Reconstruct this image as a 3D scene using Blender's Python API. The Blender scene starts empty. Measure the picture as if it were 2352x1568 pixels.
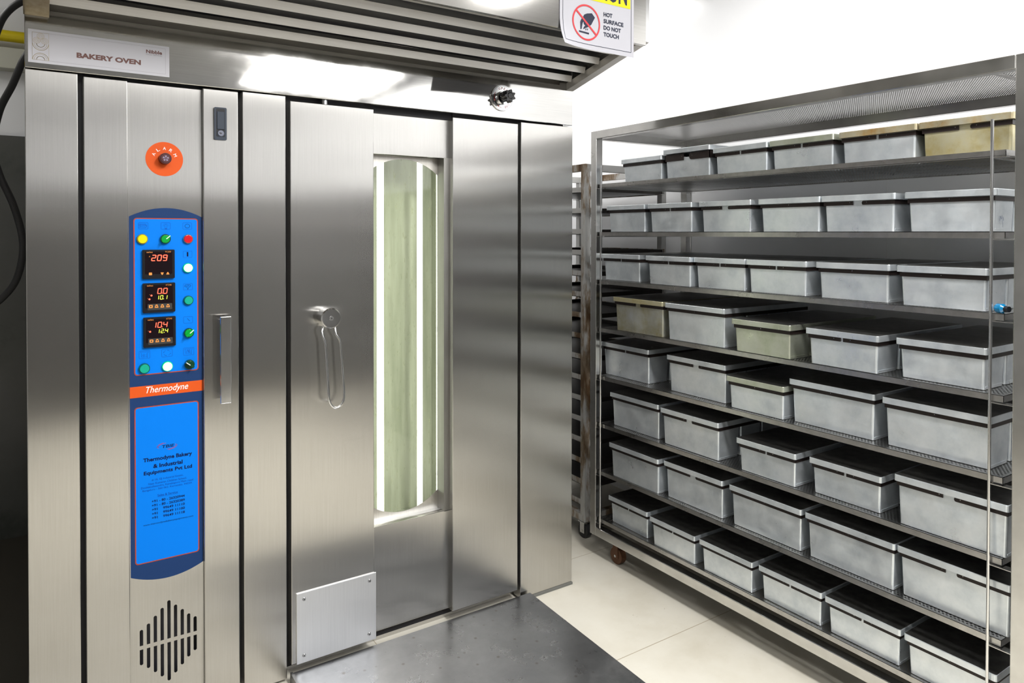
import bpy, bmesh, math, random
from mathutils import Vector, Matrix, Euler
random.seed(7)
PI = math.pi
SC = bpy.context.scene
COL = SC.collection

# ------------------------------------------------------------------ camera, world, exposure
cam_d = bpy.data.cameras.new('camera')
cam = bpy.data.objects.new('camera', cam_d)
COL.objects.link(cam)
cam_d.sensor_fit = 'HORIZONTAL'
cam_d.sensor_width = 36.0
cam_d.lens = 1639.294 / 2352 * 36.0
cam_d.shift_y = -(784 - 554.842) / 2352
cam_d.clip_start = 0.02
cam.location = (0, 0, 1.5)
yaw, pitch, roll = math.radians(33.596), math.radians(0.70594), math.radians(0.06593)
fw = Vector((math.sin(yaw)*math.cos(pitch), math.cos(yaw)*math.cos(pitch), -math.sin(pitch)))
rt = Vector((math.cos(yaw), -math.sin(yaw), 0))
up = rt.cross(fw)
rt2 = rt*math.cos(roll) + up*math.sin(roll)
up2 = up*math.cos(roll) - rt*math.sin(roll)
cam.rotation_euler = Matrix((rt2, up2, -fw)).transposed().to_euler()
SC.camera = cam

SC.view_settings.view_transform = 'Standard'
SC.view_settings.look = 'None'
SC.view_settings.gamma = 1
SC.view_settings.use_curve_mapping = False
SC.view_settings.exposure = 0.0
SC.cycles.use_denoising = True
SC.cycles.max_bounces = 10
SC.cycles.transparent_max_bounces = 16
SC.cycles.sample_clamp_indirect = 6.0

world = bpy.data.worlds.new('world')
SC.world = world
world.use_nodes = True
world.node_tree.nodes['Background'].inputs[0].default_value = (0.5, 0.52, 0.55, 1)
world.node_tree.nodes['Background'].inputs[1].default_value = 0.0

LAMP_POWER = 18.0
LAMPS = [  # ceiling LED panels, the last four added as fill light: centre x, y, size x, size y, strength factor, label
    (1.30, 0.0, 0.3, 1.5, 5.2, 'long white ceiling light panel above the aisle before the tin rack'),
    (2.10, -1.50, 1.1, 1.2, 1.0, 'large square ceiling light panel behind the camera'),
    (0.30, 0.20, 0.6, 1.4, 0.8, 'unseen ceiling light panel added to brighten the tin fronts, left of the aisle'),
    (2.22, 1.25, 0.3, 2.0, 0.5, 'narrow unseen light panel added above the tin rack to whiten the wall'),
    (-0.75, 3.1, 0.3, 1.2, 0.5, 'narrow unseen light panel added to light the back left corner beside the oven'),
    (2.45, 3.45, 0.3, 1.0, 1.2, 'narrow unseen light panel added to whiten the wall over the tray trolley'),
]

# ------------------------------------------------------------------ node helpers
def N(nt, t, **kw):
    n = nt.nodes.new(t)
    for k, v in kw.items():
        setattr(n, k, v)
    return n

def new_mat(name):
    m = bpy.data.materials.new(name)
    m.use_nodes = True
    nt = m.node_tree
    return m, nt, nt.nodes['Principled BSDF'], nt.nodes['Material Output']

def noise(nt, scale=(1, 1, 1), s=5.0, detail=3.0, rough=0.5, rand=False):
    tc = N(nt, 'ShaderNodeTexCoord')
    mp = N(nt, 'ShaderNodeMapping')
    mp.inputs['Scale'].default_value = scale
    nt.links.new(tc.outputs['Object'], mp.inputs['Vector'])
    if rand:
        oi = N(nt, 'ShaderNodeObjectInfo')
        mu = N(nt, 'ShaderNodeMath', operation='MULTIPLY')
        mu.inputs[1].default_value = 37.0
        nt.links.new(oi.outputs['Random'], mu.inputs[0])
        nt.links.new(mu.outputs[0], mp.inputs['Location'])
    nz = N(nt, 'ShaderNodeTexNoise')
    nz.inputs['Scale'].default_value = s
    nz.inputs['Detail'].default_value = detail
    nz.inputs['Roughness'].default_value = rough
    nt.links.new(mp.outputs[0], nz.inputs['Vector'])
    return nz.outputs['Fac']

def ramp(nt, fac, stops):
    r = N(nt, 'ShaderNodeValToRGB')
    el = r.color_ramp.elements
    while len(el) < len(stops):
        el.new(0.5)
    for e, (p, c) in zip(el, stops):
        e.position = p
        e.color = (*c, 1) if len(c) == 3 else c
    nt.links.new(fac, r.inputs['Fac'])
    return r.outputs['Color']

def mrange(nt, fac, a, b, lo, hi):
    r = N(nt, 'ShaderNodeMapRange')
    r.inputs['From Min'].default_value = a
    r.inputs['From Max'].default_value = b
    r.inputs['To Min'].default_value = lo
    r.inputs['To Max'].default_value = hi
    nt.links.new(fac, r.inputs['Value'])
    return r.outputs['Result']

def bump(nt, bs, h, strength, dist):
    b = N(nt, 'ShaderNodeBump')
    b.inputs['Strength'].default_value = strength
    b.inputs['Distance'].default_value = dist
    nt.links.new(h, b.inputs['Height'])
    nt.links.new(b.outputs[0], bs.inputs['Normal'])

def plain(name, col, rough=0.5, metal=0.0, spec=0.5, emit=None, es=0.0, coat=0.0):
    m, nt, bs, _ = new_mat(name)
    bs.inputs['Base Color'].default_value = (*col, 1)
    bs.inputs['Roughness'].default_value = rough
    bs.inputs['Metallic'].default_value = metal
    bs.inputs['Specular IOR Level'].default_value = spec
    bs.inputs['Coat Weight'].default_value = coat
    if emit:
        bs.inputs['Emission Color'].default_value = (*emit, 1)
        bs.inputs['Emission Strength'].default_value = es
    return m

def steel(name, c0=(.525, .515, .495), c1=(.575, .565, .545), rough=.22, rvar=.05, aniso=.6, wave=.25, grain=(90, 90, 1.2), smudge=0.0):
    m, nt, bs, _ = new_mat(name)
    bs.inputs['Metallic'].default_value = 1
    f = noise(nt, grain, 4.0, 4.0, .6)
    col = ramp(nt, f, [(.3, c0), (.7, c1)])
    nt.links.new(col, bs.inputs['Base Color'])
    f2 = noise(nt, (1, 1, 1), 4.5, 5.0, .6)
    nt.links.new(mrange(nt, f2, .35, .7, rough - rvar, rough + rvar + smudge), bs.inputs['Roughness'])
    if aniso:
        bs.inputs['Anisotropic'].default_value = aniso
        tg = N(nt, 'ShaderNodeTangent', direction_type='RADIAL', axis='Z')
        nt.links.new(tg.outputs[0], bs.inputs['Tangent'])
    if wave:
        f3 = noise(nt, (.5, .5, 2.2), 1.6, 1.0, .4)
        bump(nt, bs, f3, wave, .02)
    return m

M = {}
M['oven'] = steel('brushed_oven_steel', rough=.235, rvar=.012, aniso=1.0, wave=.10)
M['header'] = steel('bright_header_steel', c0=(.46, .455, .445), c1=(.52, .515, .50), rough=.05, rvar=.015, aniso=0, wave=.03, grain=(1.2, 90, 60), smudge=.03)
M['hood'] = steel('hood_steel', rough=.11, rvar=.02, aniso=0, wave=.05, grain=(1.5, 60, 60))
M['slat'] = steel('satin_slat_steel', c0=(.70, .68, .65), c1=(.76, .74, .71), rough=.5, aniso=0, wave=0, grain=(2, 60, 60))
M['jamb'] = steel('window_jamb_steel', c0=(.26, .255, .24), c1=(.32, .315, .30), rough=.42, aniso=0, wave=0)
M['plate'] = steel('kick_plate_steel', c0=(.76, .77, .79), c1=(.82, .83, .85), rough=.42, aniso=0, wave=.35)
M['handle'] = steel('polished_handle_steel', c0=(.7, .7, .7), c1=(.76, .76, .76), rough=.12, rvar=.03, aniso=0, wave=0)
M['rack'] = steel('rack_tube_steel', c0=(.58, .575, .56), c1=(.66, .655, .64), rough=.2, rvar=.04, aniso=0, wave=.06, grain=(5, 5, 5), smudge=.04)
M['shelf'] = steel('shelf_sheet_steel', c0=(.42, .415, .40), c1=(.52, .51, .50), rough=.3, aniso=0, wave=.05, grain=(10, 10, 10))
M['dark'] = plain('black_gasket', (.012, .012, .016), .55)
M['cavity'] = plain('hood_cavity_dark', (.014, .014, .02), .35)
M['black_plastic'] = plain('black_plastic', (.008, .009, .012), .35, spec=.2)
M['grey_plastic'] = plain('grey_latch_plastic', (.03, .04, .058), .45, spec=.2)
M['knob_black'] = plain('black_knob_plastic', (.012, .012, .014), .18)
M['rubber'] = plain('black_rubber', (.015, .015, .016), .5)
M['paper'] = plain('white_paper', (.55, .55, .60), .55)
M['caution_paper'] = plain('caution_sheet_paper', (.34, .34, .37), .6, spec=.2)
M['brown_ink'] = plain('brown_ink', (.16, .075, .065), .6)
M['gold_ink'] = plain('pale_gold_ink', (.46, .39, .25), .6)
M['grey_ink'] = plain('grey_line_ink', (.27, .26, .30), .6)
M['dark_ink'] = plain('dark_slate_ink', (.02, .023, .04), .65, spec=.15)
M['red_ink'] = plain('red_ink', (.42, .035, .042), .6, spec=.2)
M['yellow_ink'] = plain('yellow_ink', (.50, .44, .008), .6, spec=.2)
M['navy'] = plain('navy_sticker', (.012, .038, .125), .5, spec=.12)
M['blue'] = plain('blue_sticker', (.0, .175, .72), .5, spec=.1)
M['orange'] = plain('orange_sticker', (.62, .085, .012), .5, spec=.15)
M['orange_line'] = plain('orange_outline', (.36, .06, .03), .5, spec=.15)
M['white_ink'] = plain('white_ink', (.85, .85, .85), .5)
M['icon_ink'] = plain('navy_icon_ink', (.008, .045, .33), .5, spec=.1)
M['text_ink'] = plain('dark_navy_text_ink', (.004, .008, .05), .5, spec=.08)
M['yellow_btn'] = plain('yellow_button_plastic', (.70, .62, .0), .3, spec=.3)
M['red_btn'] = plain('red_button_plastic', (.55, .004, .012), .22)
M['teal_btn'] = plain('teal_button_plastic', (.0, .34, .23), .28)
M['green_rim'] = plain('green_rim_plastic', (.0, .10, .055), .2, coat=.3)
M['chrome_rim'] = plain('chrome_rim', (.5, .5, .5), .15, metal=1)
M['lit_btn'] = plain('lit_green_lens', (.8, 1, .85), .3, emit=(.72, 1, .80), es=2.6)
M['lit_rim'] = plain('lit_green_rim', (.0, .35, .12), .3, emit=(.0, .8, .22), es=.35)
M['sel_green'] = plain('green_selector_plastic', (.0, .20, .03), .2, emit=(.0, .7, .05), es=.25, coat=.3)
M['sel_dark'] = plain('dark_green_selector_plastic', (.003, .05, .02), .18, coat=.3)
M['display'] = plain('display_glass', (.008, .004, .006), .2, spec=.2)
M['digit_red'] = plain('red_display_digit', (.9, .1, .05), .4, emit=(1, .085, .045), es=2.2)
M['digit_yel'] = plain('yellow_display_digit', (.8, .9, .1), .4, emit=(.72, 1, .02), es=1.1)
M['key_orange'] = plain('orange_key_ink', (.75, .27, .05), .4)
M['alarm_red'] = plain('dark_red_lamp_plastic', (.055, .004, .007), .3)
M['alarm_grey'] = plain('lamp_tip_plastic', (.22, .18, .27), .4)
M['tube'] = plain('fluorescent_tube', (1, 1, 1), .4, emit=(1, 1, .93), es=4.5)
M['yellow_pipe'] = plain('yellow_pipe_paint', (.66, .52, .004), .4)
M['cable'] = plain('black_cable_sheath', (.012, .012, .013), .45)
M['led'] = plain('ceiling_led_diffuser', (1, 1, 1), .5, emit=(1, .985, .96), es=LAMP_POWER)
M['lamp_frame'] = plain('lamp_frame_white', (.8, .8, .8), .4)
M['blue_plastic'] = plain('blue_bottle_plastic', (.0, .12, .27), .12, coat=.6)
M['screw'] = plain('screw_steel', (.45, .45, .45), .25, metal=1)
M['strap'] = plain('dark_strap_iron', (.018, .012, .011), .42, metal=.3)

def tin_mat(name, c0, c1, c2):
    m, nt, bs, _ = new_mat(name)
    f = noise(nt, (1, 1, 1), 13.0, 6.0, .65, rand=True)
    nt.links.new(ramp(nt, f, [(.28, c0), (.5, c1), (.72, c2)]), bs.inputs['Base Color'])
    bs.inputs['Metallic'].default_value = .82
    f2 = noise(nt, (1, 1, 1), 14.0, 3.0, .6, rand=True)
    nt.links.new(mrange(nt, f2, .3, .7, .27, .46), bs.inputs['Roughness'])
    f3 = noise(nt, (1, 1, 1), 3.0, 1.0, .5, rand=True)
    bump(nt, bs, f3, .25, .02)
    return m
M['tin'] = tin_mat('aluminised_tin', (.58, .635, .685), (.71, .76, .80), (.80, .84, .875))
M['lid_top'] = steel('dark_lid_top', c0=(.24, .238, .23), c1=(.38, .375, .36), rough=.36, rvar=.05, aniso=0, wave=.05, grain=(9, 9, 9))  # lid tops darker than the tin sides
M['tin_yellow'] = tin_mat('yellowed_tin', (.52, .42, .16), (.62, .57, .36), (.62, .60, .46))
M['tin_stain'] = tin_mat('oil_stained_tin', (.38, .33, .16), (.50, .50, .42), (.56, .58, .58))
M['tin_green'] = tin_mat('green_tinged_tin', (.40, .44, .32), (.50, .53, .44), (.56, .58, .52))
M['tin_rust'] = tin_mat('rust_stained_lid_tin', (.50, .30, .10), (.56, .50, .34), (.58, .58, .52))

def rust_mat():
    m, nt, bs, _ = new_mat('rusty_painted_steel')
    f = noise(nt, (3, 3, .9), 2.6, 6.0, .65)
    nt.links.new(ramp(nt, f, [(.36, (.12, .07, .035)), (.43, (.26, .20, .14)), (.50, (.52, .52, .51))]), bs.inputs['Base Color'])
    bs.inputs['Metallic'].default_value = .4
    bs.inputs['Roughness'].default_value = .5
    return m
M['rusty'] = rust_mat()
M['rust_dark'] = plain('rusted_caster_iron', (.13, .06, .03), .7, metal=.3)
M['pan_dark'] = plain('dark_baking_pan', (.05, .046, .042), .35, metal=.7)

def perforated(name, p, rad):
    m, nt, bs, out = new_mat(name)
    bs.inputs['Metallic'].default_value = 1
    bs.inputs['Base Color'].default_value = (.5, .49, .48, 1)
    bs.inputs['Roughness'].default_value = .3
    tc = N(nt, 'ShaderNodeTexCoord')
    def grid(off):
        mp = N(nt, 'ShaderNodeMapping')
        mp.inputs['Scale'].default_value = (1/(p*1.732), 1/p, 0)
        mp.inputs['Location'].default_value = (off, off, 0)
        nt.links.new(tc.outputs['Object'], mp.inputs['Vector'])
        fr = N(nt, 'ShaderNodeVectorMath', operation='FRACTION')
        nt.links.new(mp.outputs[0], fr.inputs[0])
        sb = N(nt, 'ShaderNodeVectorMath', operation='SUBTRACT')
        sb.inputs[1].default_value = (.5, .5, 0)
        nt.links.new(fr.outputs[0], sb.inputs[0])
        ml = N(nt, 'ShaderNodeVectorMath', operation='MULTIPLY')
        ml.inputs[1].default_value = (1.732, 1, 0)
        nt.links.new(sb.outputs[0], ml.inputs[0])
        ln = N(nt, 'ShaderNodeVectorMath', operation='LENGTH')
        nt.links.new(ml.outputs[0], ln.inputs[0])
        return ln.outputs['Value']
    mn = N(nt, 'ShaderNodeMath', operation='MINIMUM')
    nt.links.new(grid(0), mn.inputs[0])
    nt.links.new(grid(.5), mn.inputs[1])
    lt = N(nt, 'ShaderNodeMath', operation='LESS_THAN')
    lt.inputs[1].default_value = rad
    nt.links.new(mn.outputs[0], lt.inputs[0])
    tr = N(nt, 'ShaderNodeBsdfTransparent')
    mx = N(nt, 'ShaderNodeMixShader')
    nt.links.new(lt.outputs[0], mx.inputs[0])
    nt.links.new(bs.outputs[0], mx.inputs[1])
    nt.links.new(tr.outputs[0], mx.inputs[2])
    nt.links.new(mx.outputs[0], out.inputs[0])
    return m
M['perf'] = perforated('perforated_steel_sheet', .0107, .30)
M['perf_fine'] = perforated('finely_perforated_steel_sheet', .0075, .15)

def glass_pane():
    m, nt, bs, out = new_mat('stained_oven_glass')
    tr = N(nt, 'ShaderNodeBsdfTransparent')
    tr.inputs[0].default_value = (.95, .98, .90, 1)
    gl = N(nt, 'ShaderNodeBsdfGlossy')
    gl.inputs['Roughness'].default_value = .05
    mx = N(nt, 'ShaderNodeMixShader')
    mx.inputs[0].default_value = .06
    nt.links.new(tr.outputs[0], mx.inputs[1])
    nt.links.new(gl.outputs[0], mx.inputs[2])
    df = N(nt, 'ShaderNodeBsdfDiffuse')
    df.inputs[0].default_value = (.32, .36, .18, 1)
    f = noise(nt, (60, 60, 17), 1.6, 3.0, .6)
    k = mrange(nt, f, .60, .75, 0, .55)
    mx2 = N(nt, 'ShaderNodeMixShader')
    nt.links.new(k, mx2.inputs[0])
    nt.links.new(mx.outputs[0], mx2.inputs[1])
    nt.links.new(df.outputs[0], mx2.inputs[2])
    nt.links.new(mx2.outputs[0], out.inputs[0])
    return m
M['glass'] = glass_pane()

def chamber():
    m, nt, bs, _ = new_mat('pale_green_oven_lining')
    f = noise(nt, (10, 10, .8), 2.2, 5.0, .6)
    nt.links.new(ramp(nt, f, [(.3, (.20, .215, .16)), (.55, (.30, .315, .25)), (.75, (.37, .385, .32))]), bs.inputs['Base Color'])
    bs.inputs['Roughness'].default_value = .45
    return m
M['chamber'] = chamber()
M['plate_in'] = steel('window_surround_steel', c0=(.52, .50, .46), c1=(.60, .58, .54), rough=.35, aniso=0, wave=.05)

def wall_mat(name, c, rough, seam=False):
    m, nt, bs, _ = new_mat(name)
    f = noise(nt, (1, 1, 1), 1.2, 4.0, .5)
    a = tuple(x*.96 for x in c)
    nt.links.new(ramp(nt, f, [(.3, a), (.7, c)]), bs.inputs['Base Color'])
    bs.inputs['Roughness'].default_value = rough
    return m
M['wall'] = wall_mat('white_gloss_wall', (.90, .91, .93), .2)
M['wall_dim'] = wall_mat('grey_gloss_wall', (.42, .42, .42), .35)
M['ceiling'] = wall_mat('white_ceiling_paint', (.62, .62, .62), .7)
M['dado'] = wall_mat('dark_grey_dado', (.10, .10, .10), .5)
M['stone'] = None
def stone():
    m, nt, bs, _ = new_mat('shaded_stone_cladding')
    f = noise(nt, (1, 1, 1), 2.0, 7.0, .62)
    nt.links.new(ramp(nt, f, [(.34, (.055, .06, .053)), (.42, (.085, .088, .08)), (.65, (.11, .11, .105))]), bs.inputs['Base Color'])
    bs.inputs['Roughness'].default_value = .3
    return m
M['stone'] = stone()

def floor_mat():
    m, nt, bs, _ = new_mat('beige_floor_tile')
    tc = N(nt, 'ShaderNodeTexCoord')
    sp = N(nt, 'ShaderNodeSeparateXYZ')
    nt.links.new(tc.outputs['Object'], sp.inputs[0])
    def joint(sock, off, pitch):
        a = N(nt, 'ShaderNodeMath', operation='ADD'); a.inputs[1].default_value = -off + pitch*50
        nt.links.new(sock, a.inputs[0])
        d = N(nt, 'ShaderNodeMath', operation='MODULO'); d.inputs[1].default_value = pitch
        nt.links.new(a.outputs[0], d.inputs[0])
        s = N(nt, 'ShaderNodeMath', operation='SUBTRACT'); s.inputs[1].default_value = pitch/2
        nt.links.new(d.outputs[0], s.inputs[0])
        b = N(nt, 'ShaderNodeMath', operation='ABSOLUTE'); nt.links.new(s.outputs[0], b.inputs[0])
        g = N(nt, 'ShaderNodeMath', operation='GREATER_THAN'); g.inputs[1].default_value = pitch/2 - .0016
        nt.links.new(b.outputs[0], g.inputs[0])
        return g.outputs[0]
    mx = N(nt, 'ShaderNodeMath', operation='MAXIMUM')
    nt.links.new(joint(sp.outputs['X'], 2.42, 1.40), mx.inputs[0])
    nt.links.new(joint(sp.outputs['Y'], 1.868, .70), mx.inputs[1])
    f = noise(nt, (1, 1, 1), 3.2, 6.0, .6)
    col = ramp(nt, f, [(.3, (.47, .44, .37)), (.5, (.53, .505, .44)), (.72, (.57, .55, .49))])
    sp2 = noise(nt, (1, 1, 1), 60.0, 2.0, .5)
    k = mrange(nt, sp2, .73, .78, 0, .6)
    m1 = N(nt, 'ShaderNodeMix', data_type='RGBA')
    nt.links.new(k, m1.inputs['Factor']); nt.links.new(col, m1.inputs['A'])
    m1.inputs['B'].default_value = (.25, .21, .16, 1)
    m2 = N(nt, 'ShaderNodeMix', data_type='RGBA')
    nt.links.new(mx.outputs[0], m2.inputs['Factor']); nt.links.new(m1.outputs['Result'], m2.inputs['A'])
    m2.inputs['B'].default_value = (.30, .26, .19, 1)
    nt.links.new(m2.outputs['Result'], bs.inputs['Base Color'])
    bs.inputs['Roughness'].default_value = .28
    bs.inputs['Specular IOR Level'].default_value = .45
    return m
M['floor'] = floor_mat()

def ramp_mat():
    m, nt, bs, _ = new_mat('worn_ramp_steel')
    f = noise(nt, (1, 1, 1), 3.0, 6.0, .65)
    vo = N(nt, 'ShaderNodeTexVoronoi')
    vo.inputs['Scale'].default_value = 17.0
    vo.inputs['Randomness'].default_value = .55
    tc = N(nt, 'ShaderNodeTexCoord'); nt.links.new(tc.outputs['Object'], vo.inputs['Vector'])
    k = mrange(nt, vo.outputs['Distance'], .05, .13, .75, 0)
    c = ramp(nt, f, [(.3, (.13, .133, .138)), (.6, (.20, .203, .208)), (.75, (.30, .30, .30))])
    mx = N(nt, 'ShaderNodeMix', data_type='RGBA')
    nt.links.new(k, mx.inputs['Factor']); nt.links.new(c, mx.inputs['A'])
    mx.inputs['B'].default_value = (.10, .09, .08, 1)
    nt.links.new(mx.outputs['Result'], bs.inputs['Base Color'])
    bs.inputs['Metallic'].default_value = .9
    f2 = noise(nt, (1, 1, 1), 7.0, 6.0, .7)
    nt.links.new(mrange(nt, f2, .35, .7, .24, .42), bs.inputs['Roughness'])
    return m
M['ramp'] = ramp_mat()

# ------------------------------------------------------------------ mesh builder
class MB:
    """collects faces with materials and links them as one mesh object"""
    def __init__(s):
        s.v, s.f, s.mi, s.sm, s.mats = [], [], [], [], []
    def mat(s, m):
        if m not in s.mats:
            s.mats.append(m)
        return s.mats.index(m)
    def add(s, verts, faces, m, smooth=False):
        o = len(s.v); k = s.mat(m)
        s.v += [tuple(p) for p in verts]
        for f in faces:
            s.f.append([o + i for i in f]); s.mi.append(k); s.sm.append(smooth)
        return s
    def bm(s, bm, m, smooth=False, mtx=None):
        bm.verts.index_update()
        vs = [(mtx @ v.co if mtx else v.co) for v in bm.verts]
        s.add(vs, [[v.index for v in f.verts] for f in bm.faces], m, smooth)
        bm.free()
        return s
    def box(s, x0, x1, y0, y1, z0, z1, m, bev=0.0, seg=2, mtx=None):
        bm = bmesh.new()
        bmesh.ops.create_cube(bm, size=1)
        for v in bm.verts:
            v.co = Vector(((x0+x1)/2 + v.co.x*(x1-x0), (y0+y1)/2 + v.co.y*(y1-y0), (z0+z1)/2 + v.co.z*(z1-z0)))
        if bev:
            bmesh.ops.bevel(bm, geom=list(bm.edges), offset=bev, segments=seg, profile=.5, affect='EDGES')
        return s.bm(bm, m, False, mtx)
    def quad(s, pts, m):
        return s.add(pts, [list(range(len(pts)))], m)
    def cyl(s, p, q, r, m, n=20, r2=None, caps=True, smooth=True):
        p, q = Vector(p), Vector(q); d = (q-p).normalized()
        a = d.orthogonal().normalized(); b = d.cross(a)
        r2 = r if r2 is None else r2
        vs, fs = [], []
        for i in range(n):
            t = 2*PI*i/n; w = a*math.cos(t)+b*math.sin(t)
            vs += [p + w*r, q + w*r2]
        for i in range(n):
            j = (i+1) % n
            fs.append([2*i, 2*j, 2*j+1, 2*i+1])
        s.add(vs, fs, m, smooth)
        if caps:
            s.add([vs[2*i] for i in range(n)], [list(range(n))[::-1]], m)
            s.add([vs[2*i+1] for i in range(n)], [list(range(n))], m)
        return s
    def tube(s, pts, r, m, n=10, closed=False):
        pts = [Vector(p) for p in pts]; L = len(pts)
        vs, fs = [], []
        nrm = None
        for i, p in enumerate(pts):
            a = pts[(i-1) % L] if (closed or i > 0) else p
            b = pts[(i+1) % L] if (closed or i < L-1) else p
            d = (b-a).normalized()
            if nrm is None:
                nrm = d.orthogonal().normalized()
            nrm = (nrm - d*nrm.dot(d)).normalized()
            bi = d.cross(nrm)
            for k in range(n):
                t = 2*PI*k/n
                vs.append(p + (nrm*math.cos(t)+bi*math.sin(t))*r)
        for i in range(L if closed else L-1):
            for k in range(n):
                a0, a1 = i*n+k, i*n+(k+1) % n
                b0, b1 = ((i+1) % L)*n+k, ((i+1) % L)*n+(k+1) % n
                fs.append([a0, a1, b1, b0])
        s.add(vs, fs, m, True)
        if not closed:
            s.add(vs[:n], [list(range(n))[::-1]], m); s.add(vs[-n:], [list(range(n))], m)
        return s
    def prism(s, poly, axis, a, b, m):
        """poly in the two other axes extruded from a to b along axis"""
        def P(u, v, w):
            return {'x': (w, u, v), 'y': (u, w, v), 'z': (u, v, w)}[axis]
        n = len(poly)
        vs = [P(u, v, a) for u, v in poly] + [P(u, v, b) for u, v in poly]
        fs = [list(range(n)), list(range(n, 2*n))[::-1]] + [[i, n+i, n+(i+1) % n, (i+1) % n] for i in range(n)]
        return s.add(vs, fs, m)
    # flat artwork on a wall plane facing -Y
    def ring(s, outer, inner, y, m):
        n = len(outer)
        vs = [(u, y, v) for u, v in outer] + [(u, y, v) for u, v in inner]
        return s.add(vs, [[i, (i+1) % n, n+(i+1) % n, n+i] for i in range(n)], m)
    def poly(s, pts, y, m):
        return s.add([(u, y, v) for u, v in pts], [list(range(len(pts)))], m)
    def stroke(s, pts, t, y, m, closed=False):
        n = len(pts)
        for i in range(n if closed else n-1):
            a, b = Vector(pts[i]), Vector(pts[(i+1) % n])
            d = (b-a)
            if d.length < 1e-9: continue
            d.normalize(); w = Vector((-d.y, d.x))*t/2; e = d*t*.3
            s.poly([tuple(a-e+w), tuple(a-e-w), tuple(b+e-w), tuple(b+e+w)], y, m)
        return s
    def rrect_line(s, cx, cz, w, h, r, t, y, m):
        return s.ring(rrect(cx, cz, w, h, r), rrect(cx, cz, w-2*t, h-2*t, max(r-t, .0003)), y, m)
    def build(s, name, parent=None, origin=None):
        me = bpy.data.meshes.new(name)
        o = Vector(origin) if origin is not None else (Vector(parent['_o']) if parent is not None and '_o' in parent else Vector((0, 0, 0)))
        me.from_pydata([tuple(Vector(p)-o) for p in s.v], [], s.f)
        for m in s.mats:
            me.materials.append(m)
        me.polygons.foreach_set('material_index', s.mi)
        me.polygons.foreach_set('use_smooth', s.sm)
        bm = bmesh.new(); bm.from_mesh(me)
        bmesh.ops.recalc_face_normals(bm, faces=bm.faces)
        bm.to_mesh(me); bm.free()
        me.update()
        ob = bpy.data.objects.new(name, me)
        COL.objects.link(ob)
        if parent is not None:
            ob.parent = parent
            ob['_o'] = tuple(o)
        else:
            ob.location = o
            ob['_o'] = tuple(o)
        return ob

def rrect(cx, cz, w, h, r, n=5):
    out = []
    for sx, sz, a0 in ((1, 1, 0), (-1, 1, PI/2), (-1, -1, PI), (1, -1, 1.5*PI)):
        for i in range(n+1):
            a = a0 + PI/2*i/n
            out.append((cx+sx*(w/2-r)+r*math.cos(a), cz+sz*(h/2-r)+r*math.sin(a)))
    return out

def circ(cx, cz, r, n=32, a0=0, a1=2*PI, rz=None):
    rz = rz or r
    full = abs(a1-a0-2*PI) < 1e-6
    return [(cx+r*math.cos(a0+(a1-a0)*i/(n if full else n-1)), cz+rz*math.sin(a0+(a1-a0)*i/(n if full else n-1))) for i in range(n)]

def flat_holes(mb, outer, holes, y, m):
    """filled outline with holes on a plane facing -Y, through a filled 2D curve"""
    cu = bpy.data.curves.new('tmp_outline', 'CURVE')
    cu.dimensions = '2D'; cu.fill_mode = 'BOTH'
    for loop in [outer] + holes:
        sp = cu.splines.new('POLY')
        sp.points.add(len(loop)-1)
        for p, (u, v) in zip(sp.points, loop):
            p.co = (u, v, 0, 1)
        sp.use_cyclic_u = True
    mesh_from_curve(mb, cu, lambda c: (c.x, y, c.y), m)

def mesh_from_curve(mb, cu, fn, m):
    ob = bpy.data.objects.new('tmp', cu)
    COL.objects.link(ob)
    dg = bpy.context.evaluated_depsgraph_get()
    me = ob.evaluated_get(dg).to_mesh()
    vs = [v.co.copy() for v in me.vertices]
    fs = [list(p.vertices) for p in me.polygons]
    ob.evaluated_get(dg).to_mesh_clear()
    bpy.data.objects.remove(ob)
    bpy.data.curves.remove(cu)
    mb.add([fn(v) for v in vs], fs, m)
    return vs

def text(mb, s, x0, z0, w, h, y, m, bold=0.0, shear=0.0, rot=0.0, center=None, fn=None):
    """lettering whose glyph box is fitted to (x0, z0) .. (x0+w, z0+h) on a plane facing -Y"""
    cu = bpy.data.curves.new('tmp_text', 'FONT')
    cu.body = s; cu.size = 1.0; cu.offset = bold; cu.shear = shear
    cu.resolution_u = 3
    ob = bpy.data.objects.new('tmp', cu)
    COL.objects.link(ob)
    dg = bpy.context.evaluated_depsgraph_get()
    me = ob.evaluated_get(dg).to_mesh()
    vs = [v.co.copy() for v in me.vertices]
    fs = [list(p.vertices) for p in me.polygons]
    ob.evaluated_get(dg).to_mesh_clear()
    bpy.data.objects.remove(ob); bpy.data.curves.remove(cu)
    if not vs: return
    ax, bx = min(v.x for v in vs), max(v.x for v in vs)
    az, bz = min(v.y for v in vs), max(v.y for v in vs)
    out = []
    for v in vs:
        u = x0 + (v.x-ax)/(bx-ax)*w
        q = z0 + (v.y-az)/(bz-az)*h
        if rot:
            c = center or (x0+w/2, z0+h/2)
            du, dq = u-c[0], q-c[1]
            u = c[0]+du*math.cos(rot)-dq*math.sin(rot); q = c[1]+du*math.sin(rot)+dq*math.cos(rot)
        yy = y if not callable(y) else y(u, q)
        out.append((u, yy, q))
    mb.add(out, fs, m)

# ------------------------------------------------------------------ scene graph helpers
def thing(name, loc, label, cat, group=None):
    o = bpy.data.objects.new(name, None)
    o.empty_display_size = .1
    COL.objects.link(o)
    o.location = loc; o['_o'] = tuple(loc)
    o['label'] = label; o['category'] = cat
    if group: o['group'] = group
    return o

def tag(o, label, cat, group=None):
    o['label'] = label; o['category'] = cat
    if group: o['group'] = group
    return o

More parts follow.
